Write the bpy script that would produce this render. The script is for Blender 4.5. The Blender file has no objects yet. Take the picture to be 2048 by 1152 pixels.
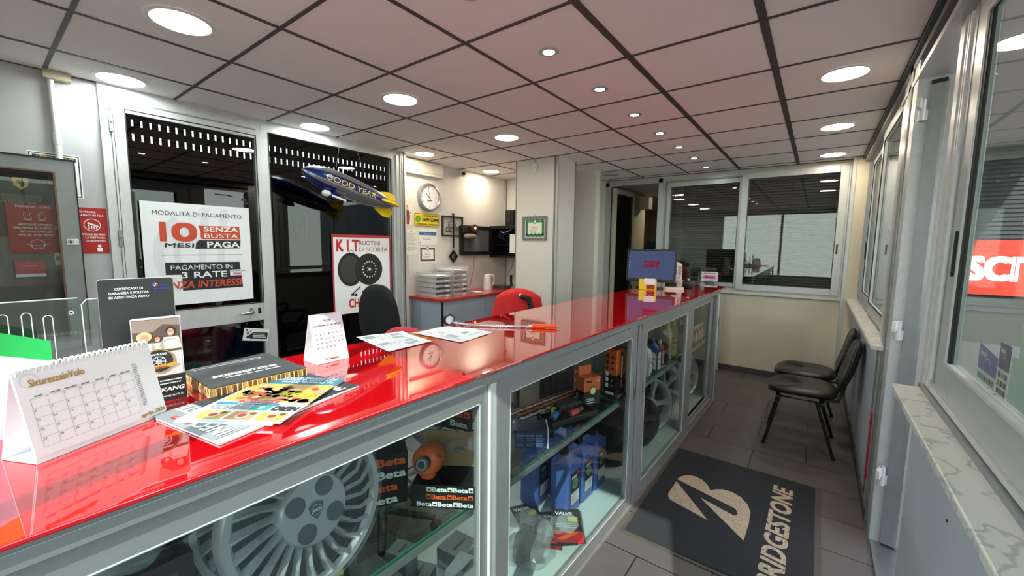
import bpy, math, random
from mathutils import Vector, Matrix
sc = bpy.context.scene
COL = sc.collection
rnd = random.Random(11)
PI = math.pi
def V(*a): return Vector(a)
def s2l(c):
    c = c / 255.0
    return c / 12.92 if c <= 0.04045 else ((c + 0.055) / 1.055) ** 2.4
def lin(rgb): return (s2l(rgb[0]), s2l(rgb[1]), s2l(rgb[2]), 1)

# ------------------------------------------------------------ materials
MATS = {}
def mat(name, rgb, rough=.5, metal=0.0, noise=.06, scale=14, bump=0.0, coat=0.0, ior=1.5, stretch=None, spec=None, emit=0):
    if name in MATS: return MATS[name]
    m = bpy.data.materials.new(name); m.use_nodes = True; MATS[name] = m
    nt = m.node_tree; b = nt.nodes['Principled BSDF']
    col = lin(rgb)
    b.inputs['Base Color'].default_value = col
    b.inputs['Roughness'].default_value = rough
    b.inputs['Metallic'].default_value = metal
    b.inputs['IOR'].default_value = ior
    b.inputs['Coat Weight'].default_value = coat
    b.inputs['Coat Roughness'].default_value = .03
    if emit:
        b.inputs['Emission Color'].default_value = col; b.inputs['Emission Strength'].default_value = emit
    if noise > 0 or bump > 0:
        tc = nt.nodes.new('ShaderNodeTexCoord'); mp = nt.nodes.new('ShaderNodeMapping')
        nt.links.new(tc.outputs['Object'], mp.inputs['Vector'])
        if stretch: mp.inputs['Scale'].default_value = stretch
        n = nt.nodes.new('ShaderNodeTexNoise'); n.inputs['Scale'].default_value = scale; n.inputs['Detail'].default_value = 3
        nt.links.new(mp.outputs['Vector'], n.inputs['Vector'])
        if noise > 0:
            r = nt.nodes.new('ShaderNodeValToRGB')
            r.color_ramp.elements[0].position = .3; r.color_ramp.elements[1].position = .7
            r.color_ramp.elements[0].color = tuple(c * (1 - noise) for c in col[:3]) + (1,)
            r.color_ramp.elements[1].color = tuple(min(1, c * (1 + noise)) for c in col[:3]) + (1,)
            nt.links.new(n.outputs['Fac'], r.inputs['Fac']); nt.links.new(r.outputs['Color'], b.inputs['Base Color'])
        if bump > 0:
            bp = nt.nodes.new('ShaderNodeBump'); bp.inputs['Strength'].default_value = bump; bp.inputs['Distance'].default_value = .004
            nt.links.new(n.outputs['Fac'], bp.inputs['Height']); nt.links.new(bp.outputs['Normal'], b.inputs['Normal'])
    return m
def glass(name, tint=(255, 255, 255), refl=.04, rough=0.0, gain=1.0):
    """thin architectural pane: see-through plus a Schlick mirror term"""
    if name in MATS: return MATS[name]
    m = bpy.data.materials.new(name); m.use_nodes = True; MATS[name] = m
    nt = m.node_tree; nt.nodes.clear()
    o = nt.nodes.new('ShaderNodeOutputMaterial'); mx = nt.nodes.new('ShaderNodeMixShader')
    t = nt.nodes.new('ShaderNodeBsdfTransparent'); t.inputs['Color'].default_value = lin(tint)
    g = nt.nodes.new('ShaderNodeBsdfGlossy'); g.inputs['Roughness'].default_value = rough
    lw = nt.nodes.new('ShaderNodeLayerWeight'); lw.inputs['Blend'].default_value = .5
    p = nt.nodes.new('ShaderNodeMath'); p.operation = 'POWER'; p.inputs[1].default_value = 5
    a = nt.nodes.new('ShaderNodeMath'); a.operation = 'MULTIPLY_ADD'; a.inputs[1].default_value = .9 * gain; a.inputs[2].default_value = refl
    nt.links.new(lw.outputs['Facing'], p.inputs[0]); nt.links.new(p.outputs[0], a.inputs[0])
    nt.links.new(a.outputs[0], mx.inputs[0]); nt.links.new(t.outputs[0], mx.inputs[1]); nt.links.new(g.outputs[0], mx.inputs[2])
    nt.links.new(mx.outputs[0], o.inputs['Surface'])
    return m
def film(name, rgb, alpha=.25, rough=.15):
    """crinkled clear plastic"""
    if name in MATS: return MATS[name]
    m = mat(name, rgb, rough, noise=0, bump=.8, scale=30)
    m.node_tree.nodes['Principled BSDF'].inputs['Alpha'].default_value = alpha
    return m
def emis(name, rgb, k):
    if name in MATS: return MATS[name]
    m = bpy.data.materials.new(name); m.use_nodes = True; MATS[name] = m
    nt = m.node_tree; nt.nodes.clear()
    o = nt.nodes.new('ShaderNodeOutputMaterial'); e = nt.nodes.new('ShaderNodeEmission')
    e.inputs['Color'].default_value = lin(rgb); e.inputs['Strength'].default_value = k
    nt.links.new(e.outputs[0], o.inputs['Surface']); return m

def I(rgb):  # printing ink
    return mat('ink_%d_%d_%d' % rgb, rgb, .55, noise=0)
ALU = mat('brushed_aluminium', (188, 192, 192), .38, .3, noise=.05, scale=30, stretch=(1, .05, 1))
ALUD = mat('grey_aluminium', (138, 141, 143), .42, .25, noise=.05, scale=30)
ALUW = mat('pale_aluminium', (206, 205, 205), .4, .2, noise=.04, scale=30)
SEAL = mat('black_rubber_seal', (18, 20, 22), .6, noise=.1)
WALL = mat('white_painted_wall', (216, 213, 207), .75, noise=.035, scale=3, bump=.05)
CREAM = mat('cream_painted_wall', (206, 198, 176), .75, noise=.05, scale=2.5, bump=.05)
PANELG = mat('pale_grey_panel', (180, 178, 180), .55, noise=.03, scale=3)
BLACK = mat('black_plastic', (16, 16, 18), .4, noise=.1)
BLACKM = mat('black_matte', (12, 12, 13), .8, noise=.1)
WHITE = mat('white_plastic', (232, 232, 230), .4, noise=.03)
PAPER = mat('white_paper', (240, 240, 243), .6, noise=.02)
CHROME = mat('chrome', (215, 215, 218), .12, 1.0, noise=0)
STEEL = mat('steel', (165, 168, 172), .28, .9, noise=.05)
GLASS = glass('clear_glass', (243, 250, 247), .035)
CABG = glass('cabinet_glass', (245, 250, 248), .03, gain=.8)
DARKG = glass('dark_window_glass', (205, 212, 212), .05)
GEDGE = mat('green_glass_edge', (30, 120, 95), .15, noise=0)
CLEAR = glass('clear_acrylic', (232, 238, 236), .07)

# ------------------------------------------------------------ mesh builder
TXT = {}
def textgeo(s, bold):
    bold = 0
    k = (s, bold)
    if k in TXT: return TXT[k]
    cu = bpy.data.curves.new('t', 'FONT'); cu.body = s; cu.size = 1; cu.resolution_u = 3; cu.offset = bold
    o = bpy.data.objects.new('t', cu); COL.objects.link(o)
    dg = bpy.context.evaluated_depsgraph_get()
    me = bpy.data.meshes.new_from_object(o.evaluated_get(dg))
    vs = [(v.co.x, v.co.y) for v in me.vertices]; fs = [tuple(p.vertices) for p in me.polygons]
    bpy.data.objects.remove(o); bpy.data.curves.remove(cu); bpy.data.meshes.remove(me)
    if vs:
        x0 = min(v[0] for v in vs); x1 = max(v[0] for v in vs)
    else: x0 = x1 = 0
    TXT[k] = ([(x - x0, y) for x, y in vs], fs, x1 - x0); return TXT[k]

def FR(o, right, up):
    r = Vector(right).normalized(); u = Vector(up); u = (u - r * u.dot(r)).normalized(); n = r.cross(u)
    m = Matrix.Identity(4)
    for i in range(3):
        m[i][0] = r[i]; m[i][1] = u[i]; m[i][2] = n[i]; m[i][3] = o[i]
    return m
def TR(x, y, z): return Matrix.Translation((x, y, z))
def RZ(a): return Matrix.Rotation(a, 4, 'Z')
def RX(a): return Matrix.Rotation(a, 4, 'X')
def RY(a): return Matrix.Rotation(a, 4, 'Y')
WM = {}
class MB:
    def __init__(s, M=None): s.v = []; s.f = []; s.m = []; s.mats = []; s.sm = []; s.M = M
    def mi(s, m):
        if m not in s.mats: s.mats.append(m)
        return s.mats.index(m)
    def add(s, vs, fs, m, M=None, smooth=False):
        n = len(s.v); k = s.mi(m)
        T = s.M if M is None else (M if s.M is None else s.M @ M)
        for v in vs:
            v = Vector(v); s.v.append(T @ v if T is not None else v)
        for f in fs: s.f.append(tuple(i + n for i in f)); s.m.append(k); s.sm.append(smooth)
        return s
    def box(s, a, b, m, M=None):
        x0, y0, z0 = a; x1, y1, z1 = b
        return s.add([(x0,y0,z0),(x1,y0,z0),(x1,y1,z0),(x0,y1,z0),(x0,y0,z1),(x1,y0,z1),(x1,y1,z1),(x0,y1,z1)],
                     [(0,3,2,1),(4,5,6,7),(0,1,5,4),(1,2,6,5),(2,3,7,6),(3,0,4,7)], m, M)
    def cyl(s, p0, p1, r, m, n=16, r2=None, M=None, cap=True):
        p0 = Vector(p0); p1 = Vector(p1); d = (p1 - p0).normalized(); r2 = r if r2 is None else r2
        a = Vector((0,0,1)) if abs(d.z) < .9 else Vector((1,0,0))
        u = d.cross(a).normalized(); w = d.cross(u)
        vs = []
        for p, q in ((p0, r), (p1, r2)):
            for i in range(n):
                t = 2*PI*i/n; vs.append(p + u*(q*math.cos(t)) + w*(q*math.sin(t)))
        fs = [(i, (i+1) % n, n+(i+1) % n, n+i) for i in range(n)]
        s.add(vs, fs, m, M, True)
        if cap: s.add(vs, [tuple(reversed(range(n))), tuple(range(n, 2*n))], m, M)
        return s
    def tube(s, pts, r, m, n=8, M=None, closed=False):
        pts = [Vector(p) for p in pts]; N = len(pts); vs = []; prev = None
        rr = r if isinstance(r, (list, tuple)) else [r]*N
        for i, p in enumerate(pts):
            if closed: d = (pts[(i+1) % N] - pts[i-1]).normalized()
            else: d = (pts[min(i+1, N-1)] - pts[max(i-1, 0)]).normalized()
            if prev is None:
                a = Vector((0,0,1)) if abs(d.z) < .9 else Vector((1,0,0)); u = d.cross(a).normalized()
            else:
                u = (prev - d*prev.dot(d)).normalized()
            prev = u; w = d.cross(u)
            for k in range(n):
                t = 2*PI*k/n; vs.append(p + u*(rr[i]*math.cos(t)) + w*(rr[i]*math.sin(t)))
        fs = []
        for i in range(N if closed else N-1):
            j = (i+1) % N
            for k in range(n): fs.append((i*n+k, i*n+(k+1) % n, j*n+(k+1) % n, j*n+k))
        s.add(vs, fs, m, M, True)
        if not closed: s.add(vs, [tuple(reversed(range(n))), tuple(range((N-1)*n, N*n))], m, M)
        return s
    def lathe(s, prof, m, n=24, M=None):
        vs = []
        for r, z in prof:
            for i in range(n):
                t = 2*PI*i/n; vs.append((r*math.cos(t), r*math.sin(t), z))
        fs = []
        for j in range(len(prof)-1):
            for i in range(n):
                k = (i+1) % n; fs.append((j*n+i, j*n+k, (j+1)*n+k, (j+1)*n+i))
        return s.add(vs, fs, m, M, True)
    def prism(s, poly, z0, z1, m, M=None, smooth=False):
        n = len(poly); vs = [(x, y, z0) for x, y in poly] + [(x, y, z1) for x, y in poly]
        s.add(vs, [tuple(reversed(range(n))), tuple(range(n, 2*n))], m, M)
        return s.add(vs, [(i, (i+1) % n, n+(i+1) % n, n+i) for i in range(n)], m, M, smooth)
    def grid(s, fn, nu, nv, m, M=None, wrap=False, smooth=True):
        vs = [fn(i/(nu if wrap else nu-1), j/(nv-1)) for j in range(nv) for i in range(nu)]
        fs = []
        for j in range(nv-1):
            for i in range(nu if wrap else nu-1):
                k = (i+1) % nu; fs.append((j*nu+i, j*nu+k, (j+1)*nu+k, (j+1)*nu+i))
        return s.add(vs, fs, m, M, smooth)
    def ball(s, c, r, m, M=None, n=16, k=10):
        rx, ry, rz = r if isinstance(r, (tuple, list)) else (r, r, r)
        return s.grid(lambda u, v: (c[0]+rx*math.cos(2*PI*u)*math.sin(PI*v), c[1]+ry*math.sin(2*PI*u)*math.sin(PI*v), c[2]-rz*math.cos(PI*v)), n, k, m, M, wrap=True)
    # ---- flat print, in the local xy plane, lifted by layers of 0.3 mm
    def rect(s, x0, y0, x1, y1, m, L=1, M=None):
        z = L*.0004
        return s.add([(x0,y0,z),(x1,y0,z),(x1,y1,z),(x0,y1,z)], [(0,1,2,3)], m, M)
    def poly(s, pts, m, L=1, M=None):
        return s.add([(x, y, L*.0004) for x, y in pts], [tuple(range(len(pts)))], m, M)
    def disc(s, x, y, r, m, L=1, n=24, M=None, ry=None):
        ry = ry or r
        return s.poly([(x+r*math.cos(2*PI*i/n), y+ry*math.sin(2*PI*i/n)) for i in range(n)], m, L, M)
    def ring(s, x, y, r0, r1, m, L=1, n=28, M=None, a0=0, a1=2*PI):
        z = L*.0004; vs = []
        for i in range(n+1):
            t = a0+(a1-a0)*i/n
            vs += [(x+r0*math.cos(t), y+r0*math.sin(t), z), (x+r1*math.cos(t), y+r1*math.sin(t), z)]
        return s.add(vs, [(2*i, 2*i+1, 2*i+3, 2*i+2) for i in range(n)], m, M)
    def line(s, pts, w, m, L=1, M=None):
        for a, b in zip(pts[:-1], pts[1:]):
            d = Vector(b)-Vector(a)
            if d.length < 1e-9: continue
            n = Vector((-d.y, d.x)).normalized()*w/2
            s.poly([(a[0]-n.x, a[1]-n.y), (b[0]-n.x, b[1]-n.y), (b[0]+n.x, b[1]+n.y), (a[0]+n.x, a[1]+n.y)], m, L, M)
        return s
    def text(s, t, x, y, h, m, L=2, align='l', w=None, sx=1, shear=0, bold=0.0, rot=0, M=None):
        vs, fs, tw = textgeo(t, bold)
        if not vs: return s
        k = h/.72; kx = k*sx
        if w: kx = w/max(tw, 1e-6)
        W = tw*kx; ox = 0 if align == 'l' else (-W/2 if align == 'c' else -W)
        c, si = math.cos(rot), math.sin(rot); q = bold*k*.9
        for j, (dx, dy) in enumerate([(0, 0)] if not bold else [(-q, -q), (q, -q), (q, q), (-q, q)]):
            out = []
            for a, b in vs:
                X = a*kx+ox+shear*b*k+dx; Y = b*k+dy
                out.append((x+X*c-Y*si, y+X*si+Y*c, L*.0004+j*.00008))
            s.add(out, fs, m, M)
        return s
    def lines(s, x0, y0, x1, y1, n, m, L=2, frac=.35, jit=.3, M=None):
        """body copy too small to read, as rows of dark strokes"""
        for i in range(n):
            yy = y1-(y1-y0)*(i+.5)/n; hh = (y1-y0)/n*frac/2; xx = x0
            end = x1-(x1-x0)*jit*rnd.random()
            while xx < end:
                wl = (x1-x0)*(.05+.1*rnd.random()); s.rect(xx, yy-hh, min(xx+wl, end), yy+hh, m, L, M); xx += wl+(x1-x0)*.02
        return s
    def build(s, name, parent=None, world=True, bevel=0, seg=2, smooth=30, solid=0, origin=None):
        vs = s.v
        me = bpy.data.meshes.new(name)
        loc = None
        if parent is not None and world: inv = WM[parent].inverted(); vs = [inv @ v for v in vs]
        elif parent is None:
            if origin is None:
                xs = [v.x for v in vs]; ys = [v.y for v in vs]; zs = [v.z for v in vs]
                origin = ((min(xs)+max(xs))/2, (min(ys)+max(ys))/2, min(zs))
            loc = Vector(origin); vs = [v-loc for v in vs]
        me.from_pydata([tuple(v) for v in vs], [], s.f)
        for m in s.mats: me.materials.append(m)
        me.polygons.foreach_set('material_index', s.m); me.polygons.foreach_set('use_smooth', s.sm)
        me.update()
        if any(s.sm): me.set_sharp_from_angle(angle=math.radians(50))
        o = bpy.data.objects.new(name, me); COL.objects.link(o)
        if loc is not None: o.location = loc; WM[o] = Matrix.Translation(loc)
        if parent is not None: o.parent = parent; WM[o] = WM[parent]
        if bevel:
            b = o.modifiers.new('bevel', 'BEVEL'); b.width = bevel; b.segments = seg; b.limit_method = 'ANGLE'; b.angle_limit = math.radians(40); b.harden_normals = False
        return o
def tag(o, label=None, cat=None, group=None, kind=None):
    if label: o['label'] = label
    if cat: o['category'] = cat
    if group: o['group'] = group
    if kind: o['kind'] = kind
    return o
def thing(name, label, cat, loc=(0,0,0), rz=0, group=None, kind=None):
    o = bpy.data.objects.new(name, None); COL.objects.link(o); o.empty_display_size = .05
    o.location = loc; o.rotation_euler = (0, 0, rz); WM[o] = TR(*loc) @ RZ(rz)
    return tag(o, label, cat, group, kind)
def dup(root, M, label=None, group=None):
    """copy a thing with its parts and sub-parts to the matrix M"""
    kids = {}
    for o in bpy.data.objects:
        if o.parent: kids.setdefault(o.parent, []).append(o)
    def cp(o, par):
        c = o.copy(); COL.objects.link(c)
        if par: c.parent = par
        for k in kids.get(o, []): cp(k, c)
        return c
    r = cp(root, None); r.matrix_world = M; r.location = M.to_translation(); r.rotation_euler = M.to_euler(); r.scale = M.to_scale()
    if label: r['label'] = label
    if group: r['group'] = group
    return r
SKY = 3.6; SUN = 5.8; LAMP = 8.5
CE = 2.589; FY = 4.97; LX = -2.83; KX = -2.97; RXW = 1.24
def struct(o): o['kind'] = 'structure'; return o
# ---- floor: grey porcelain planks laid in running bond
def tile_mat():
    m = bpy.data.materials.new('grey_floor_tiles'); m.use_nodes = True; nt = m.node_tree; b = nt.nodes['Principled BSDF']
    tc = nt.nodes.new('ShaderNodeTexCoord'); mp = nt.nodes.new('ShaderNodeMapping'); mp.inputs['Location'].default_value = (-.218+.68*2, -.355+.335*8, 0)
    mp.vector_type = 'POINT'
    br = nt.nodes.new('ShaderNodeTexBrick'); br.offset = .5; br.inputs['Scale'].default_value = 1
    br.inputs['Brick Width'].default_value = .68; br.inputs['Row Height'].default_value = .335; br.inputs['Mortar Size'].default_value = .004
    br.inputs['Color1'].default_value = lin((86, 81, 80)); br.inputs['Color2'].default_value = lin((97, 91, 90)); br.inputs['Mortar'].default_value = lin((34, 31, 30))
    n = nt.nodes.new('ShaderNodeTexNoise'); n.inputs['Scale'].default_value = 9; n.inputs['Detail'].default_value = 6
    mx = nt.nodes.new('ShaderNodeMix'); mx.data_type = 'RGBA'; mx.blend_type = 'MULTIPLY'; mx.inputs[0].default_value = .5
    r = nt.nodes.new('ShaderNodeValToRGB'); r.color_ramp.elements[0].color = (.6,.6,.6,1); r.color_ramp.elements[1].color = (1,1,1,1)
    L = nt.links.new
    L(tc.outputs['Object'], mp.inputs['Vector']); L(mp.outputs[0], br.inputs['Vector']); L(tc.outputs['Object'], n.inputs['Vector'])
    L(n.outputs['Fac'], r.inputs['Fac']); L(br.outputs['Color'], mx.inputs[6]); L(r.outputs['Color'], mx.inputs[7]); L(mx.outputs[2], b.inputs['Base Color'])
    b.inputs['Roughness'].default_value = .42
    bp = nt.nodes.new('ShaderNodeBump'); bp.inputs['Strength'].default_value = .4; bp.inputs['Distance'].default_value = .002; bp.invert = True
    L(br.outputs['Fac'], bp.inputs['Height']); L(bp.outputs[0], b.inputs['Normal'])
    return m
TILE = tile_mat()
struct(MB().box((-3.1, -1.6, -.12), (1.34, 5.05, 0), TILE).build('floor', origin=(0, 0, 0)))
CT = mat('ceiling_tile_paint', (240, 236, 235), .8, noise=.02, scale=2)
GRID = mat('ceiling_grid_grey', (74, 70, 71), .6, noise=.05)
ceil = struct(MB().box((-3.15, -1.6, CE), (1.36, 5.05, CE+.12), CT).build('ceiling'))
g = MB()
for k in range(-5, 3):
    w = .017 if k in (0, 1) else .011
    if k == 1: w = .017
    if k*.6 < 1.2: g.box((k*.6-w, -1.5, CE-.003), (k*.6+w, FY, CE+.01), GRID)
for k in range(-2, 9):
    g.box((-3.0, k*.6-.009, CE-.0036), (1.24, k*.6+.009, CE+.01), GRID)
g.box((1.17, -1.5, CE-.004), (1.24, FY, CE+.01), GRID)
g.box((-2.86, -1.5, CE-.004), (-2.84+.02, 2.0, CE+.01), GRID); g.box((-3.0, FY-.03, CE-.004), (1.24, FY, CE+.01), GRID)
g.build('ceiling_grid', ceil)
# ---- left wall: solid part, then the glazed front
struct(MB().box((LX-.12, -1.6, 0), (LX, -.385, CE), PANELG).build('wall_left'))
wa = struct(MB().box((KX-.12, 2.02, 0), (KX, 4.12, CE), WALL).build('wall_alcove'))
struct(MB().box((KX-.12, 4.0, 0), (-1.5, 4.12, CE), WALL).build('wall_recess'))
pil = struct(MB().box((-2.07, 3.03, 0), (-1.5, 3.44, CE), WALL).build('wall_pillar'))
PD = mat('grimy_plaster', (186, 176, 148), .85, noise=.12, scale=5)
m = MB()
m.box((-1.548, 3.028, 0), (-1.532, 3.03, CE), ALUD); m.box((-1.522, 3.026, 0), (-1.498, 3.03, CE), ALU); m.box((-1.5, 3.028, 0), (-1.497, 3.05, CE), ALU)
m.box((-2.074, 3.026, 0), (-2.06, 3.03, CE), ALUD); m.box((-1.5, 3.42, 0), (-1.495, 3.444, CE), ALUD); m.box((-1.53, 3.0285, 0), (-1.524, 3.03, CE), SEAL)
m.build('corner_profile', pil)
struct(MB().box((-2.1, 3.44, 0), (-1.79, FY+.05, CE), WALL).build('wall_passage'))
m = MB(); m.cyl((-1.788, 4.85, 1.62), (-1.74, 4.84, 1.66), .006, BLACK, 8); m.cyl((-1.788, 4.85, 1.56), (-1.74, 4.84, 1.53), .006, BLACK, 8); m.cyl((-1.79, 4.85, 1.59), (-1.78, 4.85, 1.59), .02, BLACK, 10)
struct(MB().box((KX-.002, 1.95, 0), (KX+.13, 2.022, CE), WALL).box((LX+.0, 1.9, 0), (LX+.05, 1.952, CE), ALUW).box((LX+.05, 1.912, 0), (LX+.054, 1.928, CE), ALUD).box((LX+.05, 1.938, 0), (LX+.054, 1.95, CE), SEAL).build('trim_1'))
struct(MB().box((KX, 3.955, 0), (KX+.02, 3.99, CE), ALU).box((KX+.02, 3.965, 0), (KX+.022, 3.98, CE), ALUD).build('trim_2'))
def frame(mb, M, u0, v0, u1, v1, w, n0, n1, m, wb=None, wt=None, wr=None):
    wb = wb or w; wt = wt or w; wr = wr or w
    mb.box((u0, v0, n0), (u0+w, v1, n1), m, M); mb.box((u1-wr, v0, n0), (u1, v1, n1), m, M)
    mb.box((u0+w, v0, n0), (u1-wr, v0+wb, n1), m, M); mb.box((u0+w, v1-wt, n0), (u1-wr, v1, n1), m, M); return mb
def pane(mb, M, u0, v0, u1, v1, n, m): return mb.box((u0, v0, n), (u1, v1, n+.004), m, M)
WL = FR((LX, 0, 0), (0, 1, 0), (0, 0, 1))      # local: u = y, v = z, n = into the room
# outer frame of the shopfront, with its hinges
d1 = thing('door_1', loc=(LX, .1, 0), kind='structure', label=None, cat=None)
m = MB(); frame(m, WL, -.385, 0, .545, 2.545, .045, -.03, .03, ALUW)
m.box((-.385, 2.545, -.03), (1.95, CE, .02), ALUW, WL); m.box((-.335, 2.49, -.03), (.5, 2.5, .042), ALUD, WL)
m.box((-.328, .02, -.01), (-.325, 2.49, .0405), SEAL, WL); m.build('outer_frame', d1)
m = MB(); frame(m, WL, -.338, .02, .545, 2.498, .07, .005, .04, ALUW, wr=.05)
m.box((-.268, .965, .005), (.497, 1.113, .04), ALUW, WL); m.box((-.268, .02, .005), (.497, .22, .04), ALUW, WL)
frame(m, WL, -.272, 1.108, .502, 2.452, .006, .036, .043, SEAL); m.build('leaf_frame', d1)
pane(MB(), WL, -.268, 1.113, .497, 2.43, .02, DARKG).build('upper_pane', d1)
pane(MB(), WL, -.268, .22, .497, .965, .02, DARKG).build('lower_pane', d1)
for z in (2.35, 1.62, .3):
    MB().box((-.348, z-.055, .03), (-.33, z+.055, .05), ALUD, WL).box((-.345, z-.003, .05), (-.333, z+.003, .052), SEAL, WL).build('hinge', d1, bevel=.003)
m = MB(); m.cyl((.4, 1.045, .04), (.4, 1.045, .085), .012, STEEL, M=WL); m.tube([(.4, 1.045, .085), (.385, 1.043, .092), (.31, 1.036, .092)], .0105, STEEL, 10, WL); m.box((.386, 1.02, .04), (.414, 1.075, .05), STEEL, WL)
m.build('handle', d1, bevel=.002)
MB().box((.452, 1.02, .04), (.475, 1.07, .043), SEAL, WL).disc(.4635, 1.045, .008, CHROME, 110, M=WL).build('lock_plate', d1)
w1 = thing('window_1', loc=(LX, 1.2, 0), kind='structure', label=None, cat=None)
m = MB(); frame(m, WL, .545, .0, 1.95, 2.545, .05, -.03, .035, ALUW, wb=.2, wt=.05, wr=.165); m.box((1.79, .2, .035), (1.81, 2.49, .045), ALUD, WL); m.box((1.85, 0, .035), (1.88, 2.54, .05), ALU, WL)
frame(m, WL, .593, .2, 1.787, 2.497, .006, .03, .038, SEAL); m.build('window_frame', w1)
pane(MB(), WL, .595, .2, 1.785, 2.495, .01, DARKG).build('window_pane', w1)
# ---- far wall with door opening and sliding window
WF = FR((0, FY, 0), (1, 0, 0), (0, 0, 1))      # u = x, v = z, n = toward the camera
m = MB(); m.box((-1.0, 0, -.12), (1.34, 1.03, 0), CREAM, WF); m.box((-1.9, 2.555, -.12), (1.34, CE, 0), CREAM, WF); m.box((1.12, 1.03, -.12), (1.34, 2.56, 0), CREAM, WF)
wf = struct(m.build('wall_far'))
struct(MB().box((1.10, FY-.14, 0), (1.24, FY, CE), CREAM).box((1.1, FY-.145, 0), (1.125, FY-.14, CE), ALU).box((1.095, FY-.14, 0), (1.1, FY, CE), ALU).build('trim_3'))
struct(MB().box((-1.0, FY-.012, 0), (1.1, FY, .075), mat('baseboard_tile', (72, 68, 68), .5)).build('baseboard_far'))
struct(MB().box((-.99, FY-.035, 1.02), (1.12, FY+.02, 1.05), mat('painted_sill', (196, 194, 190), .5)).build('trim_4', bevel=.003))
d2 = thing('door_2', loc=(-1.4, FY, 0), kind='structure', label=None, cat=None)
m = MB(); m.box((-1.79, 0, -.08), (-1.735, 2.56, .02), ALU, WF); m.box((-1.0, 0, -.08), (-.95, 2.56, .02), ALU, WF); m.box((-1.79, 2.505, -.08), (-.95, 2.56, .02), ALU, WF); m.build('door_frame', d2)
# leaf, standing open into the next room, with a blind behind its pane
WD = FR((-1.715, FY+.06, 0), (.05, 1, 0), (0, 0, 1))
m = MB(); frame(m, WD, 0, .02, .72, 2.49, .075, 0, .045, CREAM); frame(m, WD, .073, .1, .647, 2.41, .007, .04, .048, SEAL); m.build('open_leaf', d2)
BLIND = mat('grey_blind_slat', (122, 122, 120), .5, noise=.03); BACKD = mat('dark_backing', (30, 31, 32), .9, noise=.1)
m = MB(); m.box((.075, .1, .002), (.645, 2.41, .006), BACKD, WD)
for i in range(70):
    z = .16+i*.0322; m.add([(.08, z, .012), (.64, z, .012), (.64, z+.016, .024), (.08, z+.016, .024)], [(0, 1, 2, 3)], BLIND, WD)
m.build('blind', d2); pane(MB(), WD, .075, .1, .645, 2.41, .034, DARKG).build('leaf_pane', d2)
m = MB(); m.cyl((.69, 1.05, .045), (.69, 1.05, .09), .01, STEEL, M=WD); m.tube([(.69, 1.05, .09), (.6, 1.05, .095)], .009, STEEL, 8, WD); m.tube([(.69, .97, .05), (.69, .93, .06), (.685, .88, .06)], .012, BLACK, 8, WD); m.build('handle', d2)
# sliding window
w2 = thing('window_2', loc=(.07, FY, 1.05), kind='structure', label=None, cat=None)
m = MB(); frame(m, WF, -.95, 1.05, 1.12, 2.555, .045, -.06, .0, ALU); frame(m, WF, -.905, 1.09, 1.08, 2.515, .018, -.06, .012, ALUD); frame(m, WF, 1.075-.0, 1.05, 1.11, 2.555, .012, 0, .02, ALUW)
m.build('window_frame', w2)
def sashw(u0, v0, u1, v1, w, n0, n1, name):
    m = MB(); frame(m, WF, u0, v0, u1, v1, w, n0, n1, ALU)
    frame(m, WF, u0+w-.006, v0+w-.006, u1-w+.006, v1-w+.006, .007, n1-.004, n1+.002, SEAL)
    for (a, b, c, d) in ((u0, v1, u0+w, v1-w), (u1, v1, u1-w, v1-w), (u0, v0, u0+w, v0+w), (u1, v0, u1-w, v0+w)):
        m.line([(a, b), (c, d)], .002, ALUD, 1, WF @ TR(0, 0, n1))
    s = m.build(name, w2, bevel=.003); pane(MB(), WF, u0+w, v0+w, u1-w, v1-w, (n0+n1)/2, glass('office_window_glass', (235, 240, 240), .075)).build('window_pane', s); return s
sashw(-.9, 1.09, .07, 2.5, .07, -.045, -.015, 'back_sash')
s = sashw(.035, 1.075, 1.075, 2.535, .08, -.01, .03, 'front_sash')
MB().box((1.015, 1.55, .03), (1.03, 1.66, .036), SEAL, WF).build('pull', s)
m = MB()
for (a, b) in ((-.84, .02), (.1, 1.02)):
    for i in range(42):
        z = 1.1+i*.0335; m.add([(a, z, -.11), (b, z, -.11), (b, z+.017, -.088), (a, z+.017, -.088)], [(0, 1, 2, 3)], BLIND, WF)
    for x in (a+.03, (a+b)/2, b-.06): m.box((x, 1.1, -.086), (x+.004, 2.5, -.084), BACKD, WF)
m.build('venetian_blind', w2)
# ---- office behind the far wall
OFF = mat('office_cream_paint', (196, 186, 158), .8, noise=.04, scale=3)
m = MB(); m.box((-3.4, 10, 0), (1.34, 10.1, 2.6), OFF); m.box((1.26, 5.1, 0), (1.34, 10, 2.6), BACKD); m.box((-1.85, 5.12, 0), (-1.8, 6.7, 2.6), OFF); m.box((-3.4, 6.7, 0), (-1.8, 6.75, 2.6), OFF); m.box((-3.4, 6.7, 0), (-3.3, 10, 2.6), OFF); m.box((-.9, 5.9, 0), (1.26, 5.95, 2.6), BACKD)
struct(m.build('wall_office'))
struct(MB().box((-3.4, 5.09, -.12), (1.34, 10.1, 0), TILE).build('floor_office')); struct(MB().box((-3.4, 5.09, 2.56), (1.34, 10.1, 2.66), CT).build('ceiling_office'))
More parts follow.
